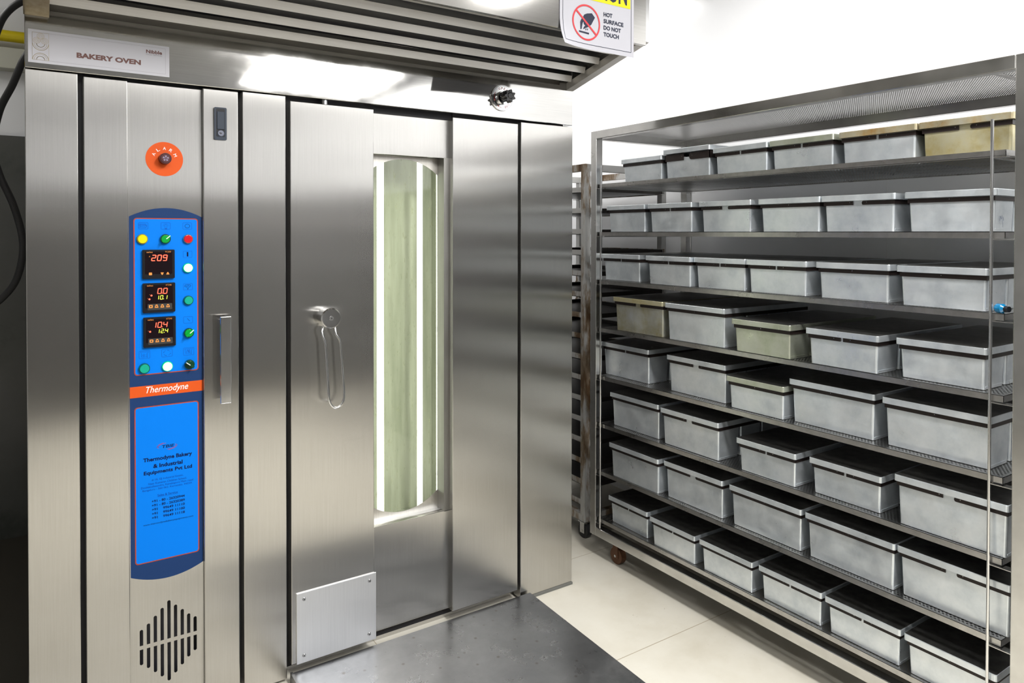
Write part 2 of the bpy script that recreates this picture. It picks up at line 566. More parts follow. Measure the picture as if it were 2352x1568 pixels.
def struct(name, mb, label, cat):
    o = mb.build(name); o['kind'] = 'structure'; o['label'] = label; o['category'] = cat
    return o

# ------------------------------------------------------------------ room shell
XL, XR, YF, YB, ZC = -2.6, 2.84, -3.4, 4.28, 2.9
struct('floor', MB().box(XL-.1, XR+.1, YF-.1, YB+.1, -.1, 0, M['floor']), 'beige tiled floor', 'floor')
struct('ceiling', MB().box(XL-.1, XR+.1, YF-.1, YB+.1, ZC, ZC+.1, M['ceiling']), 'white ceiling', 'ceiling')
struct('wall_right', MB().box(XR, XR+.1, YF-.1, YB+.1, 0, ZC, M['wall']), 'glossy white wall behind the tin rack', 'wall')
struct('wall_left', MB().box(XL-.1, XL, YF-.1, YB+.1, 0, ZC, M['wall_dim']), 'grey wall on the left', 'wall')
struct('wall_back', MB().box(XL, XR, YB, YB+.1, 0, ZC, M['wall']), 'white wall behind the oven', 'wall')
struct('wall_front', MB().box(XL, XR, YF-.1, YF, 0, ZC, M['wall']), 'white wall behind the camera', 'wall')
struct('trim_1', MB().box(XL, 1.9, YB-.03, YB, 0, 1.97, M['stone']), 'grey stone cladding, darkened for shade, low on the wall left of the oven', 'cladding')  # grey stone whose dark tone also carries the shade beside the oven
struct('trim_2', MB().box(XL, 1.9, YB-.09, YB, 2.285, 2.385, wall_mat('beige_ledge_paint', (.50, .50, .42), .4), .004), 'beige ledge under the yellow pipe', 'ledge')

struct('floor_shade_strip', MB().box(XL, -.035, 2.45, YB-.03, 0, .004, plain('dark_brown_floor_shade', (.03, .026, .018), .6)), 'dark strip standing in for floor shade left of the oven', 'shade strip')  # dark sheet laid in place of the shade on this floor
struct('trim_3', MB().box(XR-.0006, XR, 1.555, 1.5565, 0, ZC, M['lamp_frame']), 'fine vertical panel joint in the right wall', 'joint')

# ------------------------------------------------------------------ unseen dark cabinets added for the oven steel to reflect
ADDED_CAB = plain('reflection_cabinet_dark', (.06, .058, .056), .6)
ADDED_RAIL = plain('reflection_cabinet_rail_grey', (.16, .155, .15), .5)
for cx_, lab in ((-1.75, 'left'), (-.35, 'middle'), (1.05, 'right')):
    w_ = 1.36 if cx_ < 2 else .54
    t = thing('reflection_cabinet', (cx_, -2.6, 0), 'unseen tall dark cabinet added for the steel to reflect, against the wall behind the camera, %s one' % lab, 'cabinet', 'dark cabinets added for the steel to reflect')
    MB().box(cx_-w_/2, cx_+w_/2, -3.38, -1.95, 0, 1.80, ADDED_CAB).build('reflection_cabinet_body', t)
    for q in (-1, 1):
        xa, xb = sorted((cx_+q*.01, cx_+q*(w_/2-.01)))
        d_ = MB().box(xa, xb, -1.95, -1.925, .08, 1.48, ADDED_CAB, .003).build('reflection_cabinet_door', t)
        MB().box(cx_+q*.05-.008, cx_+q*.05+.008, -1.925, -1.895, .8, 1.1, M['handle']).build('handle', d_)
    MB().box(cx_-w_/2+.01, cx_+w_/2-.01, -1.95, -1.927, 1.53, 1.63, ADDED_RAIL).build('reflection_cabinet_top_rail', t)

for cy_, lab in ((-.10, 'nearest to the tin rack'), (-1.57, 'nearest to the corner')):
    t = thing('reflection_cabinet', (2.5, cy_, 0), 'unseen tall dark cabinet added for the steel to reflect, along the right wall, %s' % lab, 'cabinet', 'dark cabinets added for the steel to reflect')
    MB().box(2.24, 2.82, cy_-.72, cy_+.72, 0, 1.80, ADDED_CAB).build('reflection_cabinet_body', t)
    for q in (-1, 1):
        ya, yb = sorted((cy_+q*.01, cy_+q*.71))
        d_ = MB().box(2.215, 2.24, ya, yb, .08, 1.46, ADDED_CAB, .003).build('reflection_cabinet_door', t)
        MB().box(2.185, 2.215, cy_+q*.05-.008, cy_+q*.05+.008, .8, 1.1, M['handle']).build('handle', d_)
    MB().box(2.217, 2.24, cy_-.71, cy_+.71, 1.52, 1.60, ADDED_RAIL).build('reflection_cabinet_top_rail', t)

# ------------------------------------------------------------------ ceiling lights and added fill panels
for lx, ly, sx, sy, k, lab in LAMPS:
    t = thing('ceiling_or_fill_light', (lx, ly, ZC), lab, 'ceiling light', 'ceiling light panels and added fill panels')
    mb = MB()
    for a, b, c, d in ((-sx/2-.02, sx/2+.02, -sy/2-.02, -sy/2), (-sx/2-.02, sx/2+.02, sy/2, sy/2+.02),
                       (-sx/2-.02, -sx/2, -sy/2, sy/2), (sx/2, sx/2+.02, -sy/2, sy/2)):
        mb.box(lx+a, lx+b, ly+c, ly+d, ZC-.03, ZC, M['lamp_frame'])
    mb.build('frame', t)
    if k == 1.0:
        lm = M['led']
    else:
        lm = plain('ceiling_or_fill_diffuser_dim', (1, 1, 1), .5, emit=(1, .985, .96), es=LAMP_POWER*k)
    MB().quad([(lx-sx/2, ly-sy/2, ZC-.018), (lx+sx/2, ly-sy/2, ZC-.018), (lx+sx/2, ly+sy/2, ZC-.018), (lx-sx/2, ly+sy/2, ZC-.018)], lm).build('diffuser', t)

# ------------------------------------------------------------------ the oven
Y0 = 2.386
YP = 2.401          # recessed control panel
oven = thing('bakery_oven', (.93, Y0, 0), 'large stainless steel rotary bakery oven with a blue control panel and a tall lit window', 'oven')
bm_ = MB()
bm_.box(.004, 1.887, 2.66, 4.12, .0, 2.62, M['oven'])
bm_.box(.004, .98, 2.45, 2.66, .0, 2.62, M['oven'])
bm_.box(1.36, 1.887, 2.45, 2.66, .0, 2.62, M['oven'])
bm_.box(.98, 1.36, 2.45, 2.66, 1.86, 2.62, M['oven'])
bm_.box(.98, 1.36, 2.45, 2.66, .0, .36, M['oven'])
bm_.build('oven_body', oven)
g = MB()
g.box(-.015, .985, 2.436, 2.449, .02, 1.98, M['dark'])
g.box(1.34, 1.88, 2.436, 2.449, .02, 1.98, M['dark'])
g.box(.985, 1.34, 2.44, 2.449, 1.80, 1.98, M['dark'])
g.box(.985, 1.34, 2.44, 2.449, .02, .42, M['dark'])
g.build('gasket', oven)

hd = MB().box(-.028, 1.893, Y0, Y0+.05, 1.955, 2.62, M['header'], .002).build('header_panel', oven)
MB().box(-.028, .097, Y0, Y0+.05, .01, 1.952, M['oven'], .002).build('frame_strip', oven)
MB().box(.548, .685, Y0, Y0+.05, .01, 1.952, M['oven'], .002).build('frame_strip', oven)
MB().box(1.628, 1.893, Y0, Y0+.05, .01, 1.948, M['oven'], .002).build('frame_strip', oven)
MB().box(1.66, 1.8945, Y0-.005, Y0+.05, .0, .0098, plain('grey_floor_mortar', (.13, .13, .12), .8)).build('floor_seal', oven)

# control cabinet front: a raised strip, the recessed control panel, the latch panel
MB().box(.111, .222, Y0, Y0+.05, .03, 1.947, M['oven'], .002).build('cabinet_strip', oven)
slots_x = [.2534, .2725, .2913, .3102, .3292, .3477, .3666, .3850, .4036]
slots_t = [.3005, .3141, .3323, .3510, .3691, .3502, .3311, .3119, .2974]
slots_b = [.1935, .1786, .1595, .1401, .1212, .1395, .1582, .1767, .1909]
holes = []
for i in range(9):
    r = .0047; x = slots_x[i]
    zu = .2520 - .0002*i; zl_ = .2402 - .0002*i
    holes.append([(x-r, zu), (x+r, zu)] + circ(x, slots_t[i]-r, r, 9, 0, PI))
    holes.append([(x+r, zl_), (x-r, zl_)] + circ(x, slots_b[i]+r, r, 9, PI, 2*PI))
cp = MB()
flat_holes(cp, [(.2222, .03), (.4285, .03), (.4285, 1.945), (.2222, 1.945)], holes, YP, M['oven'])
cp.box(.2222, .4285, YP+.0005, YP+.03, .40, 1.945, M['oven'])
cp.box(.2222, .4285, YP+.028, YP+.031, .03, .40, M['dark'])
panel = cp.build('control_panel', oven)
lp = MB()
lp.box(.4295, .535, Y0, Y0+.05, .03, 1.95, M['oven'], .003)
latch_panel = lp.build('latch_panel', oven)

# black flush latch
lt = MB()
cx, cz = .4803, 1.842
lt.prism(rrect(cx, cz, .0371, .102, .004), 'y', Y0-.006, Y0, M['black_plastic'])
lt.ring(rrect(cx, cz, .0371, .102, .004), rrect(cx, cz+.003, .026, .088, .003), Y0-.0065, M['grey_plastic'])
lt.box(cx-.0105, cx+.0115, Y0-.0085, Y0-.006, cz-.018, cz+.038, M['grey_plastic'], .001)
lt.poly(circ(cx+.001, cz-.031, .0105, 24), Y0-.0072, M['grey_plastic'])
lt.cyl((cx+.001, Y0-.006, cz-.030), (cx+.001, Y0-.009, cz-.030), .0088, plain('lock_barrel', (.10, .11, .15), .35, metal=.3), 24)
lt.poly([(cx-.006, cz-.029), (cx, cz-.0275), (cx+.0045, cz-.0305), (cx, cz-.0335), (cx-.003, cz-.031)], Y0-.0092, M['dark'])
lt.build('latch', latch_panel)
# bar handle
bh = MB()
bh.box(.470, .5025, Y0-.045, Y0-.035, .967, 1.2385, M['handle'], .002)
bh.box(.478, .494, Y0-.036, Y0-.0005, .980, .990, M['handle'], .001)
bh.box(.478, .494, Y0-.036, Y0-.0005, 1.215, 1.225, M['handle'], .001)
bh.build('bar_handle', latch_panel)

# ---- sticker artwork
st = MB()
yA = YP-.0006
left, right = .2258, .4283
top = [(left, 1.5475)] + []
def arc3(x0, x1, ze, zm, n=24):
    return [(x0+(x1-x0)*i/n, ze+(zm-ze)*(1-((i/n)*2-1)**2)) for i in range(n+1)]
outline = arc3(left, right, 1.5475, 1.5745) + list(reversed(arc3(left, right, .4655, .4410)))
st.add([(u, yA, v) for u, v in outline], [list(range(len(outline)))], M['navy'])
def rr_corners(x0, x1, z0, z1): return (x0+x1)/2, (z0+z1)/2, x1-x0, z1-z0
for z0, z1 in ((1.0700, 1.5435), (.4995, .9745)):
    a = rr_corners(.2376, .4166, z0, z1)
    st.poly(rrect(*a, .009), yA-.0003, M['orange_line'])
    st.poly(rrect(a[0], a[1], a[2]-.0062, a[3]-.0062, .0065), yA-.0006, M['blue'])
st.poly([(left, 1.0042), (right, 1.0042), (right, 1.0375), (left, 1.0375)], yA-.0004, M['orange'])
yI = yA-.0009
IC = M['icon_ink']
def frame(x, z, w=.0262, h=.0205): st.rrect_line(x, z, w, h, .0026, .0006, yI, IC)
icons = {'drawer': (.2636, 1.5200), 'bulb': (.3246, 1.5198), 'off': (.3859, 1.5200), 'on': (.3863, 1.4326), 'steam': (.3867, 1.3319),
         'dash': (.3871, 1.2290), 'door': (.2655, 1.1318), 'cycle': (.3271, 1.1317), 'door_open': (.3883, 1.1309)}
for k, (x, z) in icons.items():
    big = k in ('door', 'cycle', 'door_open')
    frame(x, z, .030 if big else .0262, .0235 if big else .0205)
t_ = .0005
x, z = icons['drawer']
for dz in (.0055, .0015, -.0045):
    st.stroke([(x-.0125, z+dz), (x-.006, z+dz+.0016), (x+.004, z+dz+.001), (x+.0085, z+dz-.0012), (x+.004, z+dz-.0022), (x-.0125, z+dz-.0018)], t_, yI, IC)
st.stroke([(x-.008, z+.004), (x-.008, z-.004)], t_, yI, IC); st.stroke([(x+.009, z+.002), (x+.009, z-.003)], .001, yI, IC)
x, z = icons['bulb']
st.stroke(circ(x+.001, z+.0005, .0038, 20, -.9, PI+.9), t_, yI, IC)
st.stroke([(x-.0015, z-.0024), (x-.0015, z-.0075)], t_, yI, IC); st.stroke([(x+.0035, z-.0024), (x+.0035, z-.0075)], t_, yI, IC)
for a in range(0, 181, 36):
    c, s_ = math.cos(math.radians(a)), math.sin(math.radians(a))
    st.stroke([(x+.001+c*.0055, z+.0005+s_*.005), (x+.001+c*.0085, z+.0005+s_*.008)], t_, yI, IC)
for q in range(3): st.stroke([(x-.0015, z-.0075-q*.0009), (x+.0035, z-.0075-q*.0009)], t_, yI, IC)
x, z = icons['off']
st.ring(circ(x, z, .0072, 36, rz=.0062), circ(x, z, .0063, 36, rz=.0053), yI, M['text_ink'])
x, z = icons['on']
st.poly([(x-.0022, z-.0068), (x+.0022, z-.0068), (x+.0022, z+.0068), (x-.0022, z+.0068)], yI, M['text_ink'])
x, z = icons['steam']
st.stroke([(x-.0095, z+.0015), (x-.007, z+.006), (x, z+.0065), (x+.0065, z+.006), (x+.0085, z+.002), (x+.0055, z-.0006), (x+.003, z-.001), (x, z-.0085), (x-.003, z-.001), (x-.0055, z-.0006), (x-.0095, z+.0015)], .0008, yI, M['text_ink'])
st.stroke([(x-.006, z+.003), (x-.002, z+.0015), (x+.001, z+.004), (x+.004, z+.002)], .0008, yI, M['text_ink'])
x, z = icons['dash']
st.stroke([(x-.0025, z+.0045), (x+.001, z), (x+.0045, z-.0035)], .0009, yI, M['text_ink'])
for nm in ('door', 'door_open'):
    x, z = icons[nm]
    st.stroke([(x-.0115, z+.008), (x+.0115, z+.008), (x+.0085, z+.0045), (x+.008, z-.009), (x+.006, z-.006), (x+.006, z+.0045)], t_, yI, IC)
    st.stroke([(x-.0115, z+.008), (x-.0085, z+.0045), (x-.0085, z-.0065), (x+.006, z-.0065)], t_, yI, IC)
    if nm == 'door':
        st.stroke([(x-.006, z-.001), (x-.001, z+.002), (x-.001, z-.0045), (x-.006, z-.001)], t_, yI, IC)
        st.stroke([(x-.001, z-.001), (x+.004, z-.001)], t_, yI, IC)
    else:
        st.stroke([(x-.006, z-.003), (x-.003, z+.0055), (x, z-.002), (x+.003, z+.005)], .0008, yI, IC)
        st.stroke([(x+.001, z+.006), (x+.001, z-.004), (x+.004, z-.001)], .0008, yI, IC)
x, z = icons['cycle']
for k in range(4):
    a0 = PI/2*k + .35
    arc = circ(x, z, .0095, 10, a0, a0+.95, rz=.0078)
    st.stroke(arc, t_, yI, IC)
    e = arc[-1]
    st.poly([(e[0]-.0012, e[1]-.001), (e[0]+.0012, e[1]-.001), (e[0], e[1]+.0016)], yI, IC)
# company mark
x, z = .3262, .8462
RI = plain('red_mark_ink', (.42, .04, .05), .5)
for dr, aa, bb in ((0, .55*PI, 1.12*PI), (.003, .62*PI, 1.05*PI), (0, 1.5*PI, 2.12*PI), (.003, 1.55*PI, 2.02*PI)):
    st.stroke(circ(x, z, .025+dr, 16, aa, bb, rz=.0095+dr*.8), .0011, yI, RI)
st.build('sticker', panel)
# ---- lettering on the panel
tx = MB(); TI = M['text_ink']
text(tx, 'TBIE', .312, .8415, .0345, .0088, yI, TI, bold=.015, shear=.15)
text(tx, 'Thermodyne Bakery', .2604, .8030, .1363, .0155, yI, TI, bold=.03)
text(tx, '& Industrial', .2876, .7845, .0818, .0122, yI, TI, bold=.03)
text(tx, 'Equipments Pvt Ltd', .2618, .7635, .1347, .0145, yI, TI, bold=.03)
AI = plain('faded_navy_ink', (.003, .04, .30), .5, spec=.1)
text(tx, '# 18, GJ Industrial Estate,', .2833, .7448, .0877, .0072, yI, AI)
text(tx, 'Near Kumaran Children School,', .2741, .7345, .1065, .0072, yI, AI)
text(tx, 'Doddakallasandra, Kanakapura Main road', .2543, .7248, .1447, .0076, yI, AI)
text(tx, 'Bengaluru - 560 062. Karnataka. INDIA', .2583, .7162, .1380, .0068, yI, AI)
text(tx, 'Sales & Service', .2990, .6958, .0562, .0070, yI, AI, bold=.006)
tx.stroke([(.2990, .6945), (.3552, .6945)], .0004, yI, AI)
for k, s_ in enumerate(('+91 - 80 - 26320944', '+91 - 80 - 26320389', '+91    99649 11110', '+91    99649 11100', '+91    99649 11118')):
    text(tx, s_, .2830, .6800-.0126*k, .0921, .0078, yI, TI, bold=.02)
text(tx, 'www.thermodynebakeryequipments.com', .2595, .6120, .1399, .0062, yI, TI, bold=.003)
text(tx, 'Thermodyne', .2691, 1.0085, .1175, .0255, yI, M['white_ink'], shear=.32, bold=.004)
tx.build('lettering', panel)

# ---- push buttons and selectors
def button(x, z, cap, rim, label, r=.0148):
    b = MB()
    b.cyl((x, YP-.0004, z), (x, YP-.009, z), r, rim, 32, r2=r*.95)
    b.cyl((x, YP-.009, z), (x, YP-.0125, z), r*.83, cap, 32, r2=r*.78)
    o = b.build('push_button', panel); o['label'] = label
def selector(x, z, ang, body, label):
    b = MB(); r = .0148
    b.cyl((x, YP-.0004, z), (x, YP-.010, z), r, M['sel_dark'], 32, r2=r*.97)
    b.cyl((x, YP-.010, z), (x, YP-.013, z), r*.8, body, 32, r2=r*.74)
    c, s_ = math.cos(ang), math.sin(ang)
    def P(u, v): return (x+u*c-v*s_, z+u*s_+v*c)
    b.prism([P(-.0128, -.0035), P(.0150, -.0028), P(.0150, .0028), P(-.0128, .0035)], 'y', YP-.024, YP-.012, body)
    b.prism([P(.0005, -.0011), P(.0148, -.0011), P(.0148, .0011), P(.0005, .0011)], 'y', YP-.0246, YP-.0238, M['white_ink'])
    o = b.build('selector_switch', panel); o['label'] = label
button(.2607, 1.4801, M['yellow_btn'], plain('olive_rim', (.25, .22, .02), .3), 'yellow push button', .0155)
button(.3873, 1.4798, M['red_btn'], M['chrome_rim'], 'red push button')
button(.3869, 1.3905, M['lit_btn'], M['lit_rim'], 'lit green push button in the right column')
button(.3876, 1.2899, M['teal_btn'], M['green_rim'], 'unlit green push button in the right column')
button(.2644, 1.0908, M['teal_btn'], M['green_rim'], 'unlit green push button at lower left', .0158)
button(.3277, 1.0910, M['lit_btn'], M['lit_rim'], 'lit green push button at lower middle', .0155)
selector(.3235, 1.4802, math.radians(42), M['sel_green'], 'lit green selector switch below the bulb symbol')
selector(.3883, 1.1891, math.radians(42), M['sel_green'], 'lit green selector switch in the right column')
selector(.3897, 1.0909, math.radians(142), M['sel_dark'], 'dark green selector switch at lower right')

# ---- digital controllers
SEG = {'0': 'abcdef', '1': 'bc', '2': 'abged', '4': 'fgbc', '9': 'abcdfg', '8': 'abcdefg'}
def seg_digits(mb, s, x, z, w, h, gap, m, y, t=.0017):
    sl = .14
    for ch in s:
        if ch == '.':
            mb.poly([(x-gap*.5-.0008, z), (x-gap*.5+.0010, z), (x-gap*.5+.0010, z+.0018), (x-gap*.5-.0008, z+.0018)], y, m)
            continue
        def P(u, v): return (x+u*w+v*h*sl, z+v*h)
        ends = {'a': ((.12, 1), (.88, 1)), 'g': ((.12, .5), (.88, .5)), 'd': ((.12, 0), (.88, 0)),
                'f': ((0, .56), (0, .94)), 'e': ((0, .06), (0, .44)), 'b': ((1, .56), (1, .94)), 'c': ((1, .06), (1, .44))}
        for k in SEG[ch]:
            a, b = ends[k]
            mb.stroke([P(*a), P(*b)], t, y, m)
        x += w + gap
def controller(x0, x1, z1, z0, kind, label):
    b = MB()
    cx, cz, w, h = rr_corners(x0, x1, z0, z1)
    b.prism(rrect(cx, cz, w, h, .003), 'y', YP-.010, YP-.0004, M['black_plastic'])
    yf = YP-.0103
    b.ring(rrect(cx, cz, w-.001, h-.001, .003), rrect(cx, cz, w-.012, h-.010, .002), yf, M['black_plastic'])
    b.poly(rrect(cx, cz+.004, w-.014, h-.020, .002), yf+.0001, M['display'])
    yd = yf-.0003
    text(b, 'selec', x0+.0115, z1-.0095, .0165, .0050, yd, M['key_orange'])
    text(b, 'TC203' if kind == 0 else 'XT246', x1-.0270, z1-.0088, .0165, .0044, yd, M['key_orange'])
    if kind == 0:
        seg_digits(b, '209', x0+.0245, z1-.0330, .0100, .0165, .0055, M['digit_red'], yd, .0024)
        b.poly(rrect(x0+.0215, z0+.0150, .0085, .0080, .0015), yd, M['key_orange'])
        b.poly([(x0+.049, z0+.0185), (x0+.058, z0+.0185), (x0+.0550, z0+.0115), (x0+.0520, z0+.0115)], yd, M['key_orange'])
        b.poly([(x0+.0645, z0+.0120), (x0+.0735, z0+.0120), (x0+.0705, z0+.0190), (x0+.0675, z0+.0190)], yd, M['key_orange'])
        text(b, 'A', x0+.0175, z1-.0220, .0035, .0035, yd, M['key_orange'])
    else:
        r_, y_ = (('0.0', '10.1') if kind == 1 else ('10.4', '12.4'))
        if kind == 1:
            seg_digits(b, r_, x0+.0400, z1-.0320, .0098, .0155, .0055, M['digit_red'], yd, .0021)
            seg_digits(b, y_, x0+.0355, z1-.0495, .0066, .0115, .0050, M['digit_yel'], yd, .0015)
            leds = ((x0+.0235, z1-.0370), (x0+.0180, z1-.0480))
        else:
            seg_digits(b, r_, x0+.0230, z1-.0315, .0098, .0155, .0055, M['digit_red'], yd, .0021)
            seg_digits(b, y_, x0+.0355, z1-.0485, .0066, .0115, .0050, M['digit_yel'], yd, .0015)
            leds = ((x0+.0180, z1-.0430),)
        for lx, lz in leds:
            b.poly(circ(lx, lz, .0026, 14), yd, M['digit_red'])
            text(b, 'T', lx-.006, lz+.001, .0022, .0022, yd, M['key_orange'])
        b.poly(rrect(cx+.002, z0+.0175, w-.022, .0185, .0015), yd+.0002, plain('key_strip_grey', (.03, .03, .03), .4))
        for q in range(4):
            kx = x0+.0215+q*.0157; kz = z0+.0190
            if q == 0:
                b.ring(rrect(kx, kz, .0100, .0092, .0018), rrect(kx, kz, .0046, .0042, .0018), yd, M['key_orange'])
            else:
                b.ring([(kx-.005, kz-.0045), (kx+.005, kz-.0045), (kx+.0045, kz-.0015), (kx+.0022, kz+.0050), (kx-.0022, kz+.0050), (kx-.0045, kz-.0015)],
                       [(kx-.0018, kz-.0018), (kx+.0018, kz-.0018), (kx+.0022, kz), (kx+.0012, kz+.0018), (kx-.0012, kz+.0018), (kx-.0022, kz)], yd, M['key_orange'])
    o = b.build('digital_controller', panel); o['label'] = label
controller(.2601, .3487, 1.4479, 1.3603, 0, 'controller reading 209')
controller(.2606, .3498, 1.3470, 1.2579, 1, 'controller reading 0.0 and 10.1')
controller(.2620, .3508, 1.2440, 1.1535, 2, 'controller reading 10.4 and 12.4')

# ---- alarm lamp
al = MB()
ax, az = .3228, 1.7235
al.poly(circ(ax, az, .0520, 64), YP-.0006, M['orange'])
for k, ch in enumerate('ALARM'):
    a = math.radians(90 + (2-k)*33)
    px, pz = ax+.0325*math.cos(a), az+.0325*math.sin(a)
    text(al, ch, px-.0042, pz-.0045, .0084, .0090, YP-.0010, M['white_ink'], rot=a-PI/2, center=(px, pz))
al.cyl((ax, YP-.0008, az), (ax, YP-.026, az), .0172, M['alarm_red'], 32, r2=.0165)
al.cyl((ax, YP-.026, az), (ax, YP-.028, az), .0150, M['alarm_red'], 32, r2=.014)
for k in range(5):
    a = 2*PI*k/5 + .3
    al.poly([(ax+.0012*math.cos(a), az+.0012*math.sin(a)), (ax+.0085*math.cos(a-.42), az+.0085*math.sin(a-.42)), (ax+.0088*math.cos(a), az+.0088*math.sin(a)), (ax+.0085*math.cos(a+.42), az+.0085*math.sin(a+.42))], YP-.0283, M['alarm_grey'])
al.build('alarm_lamp', panel)

# ---- the door with its window
YW, YQ = 2.416, 2.468
dr = MB()
dr.box(.700, .995, Y0, Y0+.045, .05, 1.938, M['oven'], .002)
dr.box(1.314, 1.614, Y0, Y0+.045, .05, 1.939, M['oven'], .002)
dr.box(.985, 1.318, YW, YW+.022, 1.784, 1.930, M['oven'], .0015)
dr.box(.985, 1.318, YW, YW+.022, .052, .4335, M['oven'], .0015)
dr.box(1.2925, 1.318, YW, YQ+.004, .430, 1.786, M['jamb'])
dr.box(.985, 1.2925, YW+.002, YQ+.004, .424, .4315, M['plate'])
dr.box(.985, 1.2925, YW+.002, YQ+.004, 1.784, 1.792, M['oven'])
slot = []
cxs, R_ = 1.149, .215
half = .1435
import math as _m
am = math.asin(half/R_)
for i in range(21):
    a = -am + 2*am*i/20
    slot.append((cxs+R_*math.sin(a), 1.776-R_+R_*math.cos(a)))
for i in range(21):
    a = am - 2*am*i/20
    slot.append((cxs+R_*math.sin(a), .447+R_-R_*math.cos(a)))
flat_holes(dr, [(.986, .426), (1.2945, .426), (1.2945, 1.786), (.986, 1.786)], [slot], YQ, M['plate_in'])
door = dr.build('oven_door', oven)
MB().poly(slot, YQ+.003, M['glass']).build('window_glass', door)
lin = MB()
lin.quad([(.985, 2.64, .38), (1.355, 2.64, .38), (1.355, 2.64, 1.85), (.985, 2.64, 1.85)], M['chamber'])
lin.quad([(.985, 2.475, .38), (.985, 2.64, .38), (.985, 2.64, 1.85), (.985, 2.475, 1.85)], M['chamber'])
lin.quad([(1.355, 2.475, .38), (1.355, 2.64, .38), (1.355, 2.64, 1.85), (1.355, 2.475, 1.85)], M['chamber'])
lin.quad([(.985, 2.475, .38), (1.355, 2.475, .38), (1.355, 2.64, .38), (.985, 2.64, .38)], M['chamber'])
lin.quad([(.985, 2.475, 1.85), (1.355, 2.475, 1.85), (1.355, 2.64, 1.85), (.985, 2.64, 1.85)], M['chamber'])
lin.build('window_lining', door)
M['tube_soft'] = plain('dimmer_fluorescent_tube', (1, 1, 1), .4, emit=(.97, 1, .86), es=1.25)
for tx_, ty, tr, tm in ((1.081, 2.53, .013, M['tube']), (1.2465, 2.53, .0112, M['tube_soft']), (1.339, 2.54, .013, M['tube'])):  # third tube is a glowing stand-in for the reflection at the jamb
    MB().cyl((tx_, ty, .385), (tx_, ty, 1.845), tr, tm, 20).build('light_tube_or_reflection', door)
kp = MB()
kp.box(.716, 1.0005, Y0-.005, Y0, .048, .287, M['plate'], .0012)
for sx, sz in ((.741, .264), (.975, .263), (.974, .0735), (.741, .073)):
    kp.cyl((sx, Y0-.005, sz), (sx, Y0-.0085, sz), .0062, M['screw'], 16, r2=.0048)
    kp.cyl((sx, Y0-.0085, sz), (sx, Y0-.0088, sz), .0022, M['dark'], 6)
kp.build('kick_plate', door)
hn = MB()
hn.cyl((.822, Y0, 1.2115), (.822, Y0-.046, 1.2115), .0345, M['handle'], 40)
hn.cyl((.822, Y0-.046, 1.2115), (.822, Y0-.050, 1.2115), .0345, M['handle'], 40, r2=.031)
hn.cyl((.822, Y0-.050, 1.2115), (.822, Y0-.052, 1.2115), .0075, M['screw'], 24)
hn.cyl((.822, Y0-.052, 1.2115), (.822, Y0-.0523, 1.2115), .0025, M['dark'], 12)
yh = Y0-.046
pts = [(.8010, Y0-.030, 1.184), (.7925, yh+.006, 1.168), (.7935, yh+.003, 1.156), (.8000, yh, 1.137), (.8025, yh-.001, 1.12), (.8115, yh-.006, .955)]
pts += [(.8385+.0275*math.cos(a), yh-.007, .948+.040*math.sin(a)*1.0) for a in [PI + PI*i/14 for i in range(1, 14)]]
pts += [(.8655, yh-.006, .955), (.8545, yh-.001, 1.12), (.8520, yh, 1.137), (.8400, yh+.003, 1.156), (.8390, yh+.006, 1.168), (.8400, Y0-.030, 1.184)]
hn.tube(pts, .0043, M['handle'], 10)
hn.build('door_handle', door)
pv = MB()
pv.cyl((.823, Y0+.02, 1.9385), (.823, Y0+.02, 1.9545), .012, M['screw'], 16)
pv.build('hinge_pin', door)

# ---- steam damper knob
kb = MB()
kx, kz = 1.5345, 2.0335
kb.cyl((kx, Y0, kz), (kx, Y0-.007, kz), .0515, M['handle'], 48, r2=.0505)
kb.ring(circ(kx, kz, .0480, 48), circ(kx, kz, .0472, 48), Y0-.0074, M['dark'])
kb.cyl((kx, Y0-.007, kz), (kx, Y0-.018, kz), .0270, M['handle'], 32, r2=.0262)
kb.cyl((kx, Y0-.018, kz), (kx, Y0-.040, kz), .0155, M['knob_black'], 24, r2=.011)
star = []
for i in range(56):
    a = 2*PI*i/56
    star.append((kx+(.0215+.0042*math.cos(7*a))*math.cos(a+.5), kz+(.0215+.0042*math.cos(7*a))*math.sin(a+.5)))
kb.prism(star, 'y', Y0-.064, Y0-.036, M['knob_black'])
kb.cyl((kx, Y0-.064, kz), (kx, Y0-.066, kz), .013, M['knob_black'], 24, r2=.010)
RI2 = plain('red_brown_dial_ink', (.30, .06, .05), .5)
for k, ch in enumerate('OPEN'):
    a = math.radians(112 - k*19)
    px, pz = kx+.0375*math.cos(a), kz+.0375*math.sin(a)
    text(kb, ch, px-.0040, pz-.0048, .0080, .0096, Y0-.0076, RI2, rot=a-PI/2, center=(px, pz))
for k, ch in enumerate('CLOSE'):
    a = math.radians(-12 - (k)*15)
    px, pz = kx+.0375*math.cos(a), kz+.0375*math.sin(a)
    text(kb, ch, px-.0038, pz-.0045, .0076, .0090, Y0-.0076, RI2, rot=a-PI/2, center=(px, pz))
for a0, a1 in ((150, 195), (262, 240)):
    ar = circ(kx, kz, .0385, 8, math.radians(a0), math.radians(a1))
    kb.stroke(ar, .0016, Y0-.0076, RI2)
    e = Vector(ar[-1]); d = (Vector(ar[-1])-Vector(ar[-2])).normalized(); w = Vector((-d.y, d.x))
    kb.poly([tuple(e+w*.0038-d*.002), tuple(e-w*.0038-d*.002), tuple(e+d*.006)], Y0-.0077, RI2)
kb.build('damper_knob', oven)

# ---- canopy hood with louvre slats
hood = None
hb = MB()
YH = 1.926
hb.box(-.45, 1.872, YH, YH+.012, 2.190, 2.62, M['hood'], .002)
hb.box(1.868, 1.895, YH+.006, YH+.03, 2.206, 2.62, M['handle'], .002)
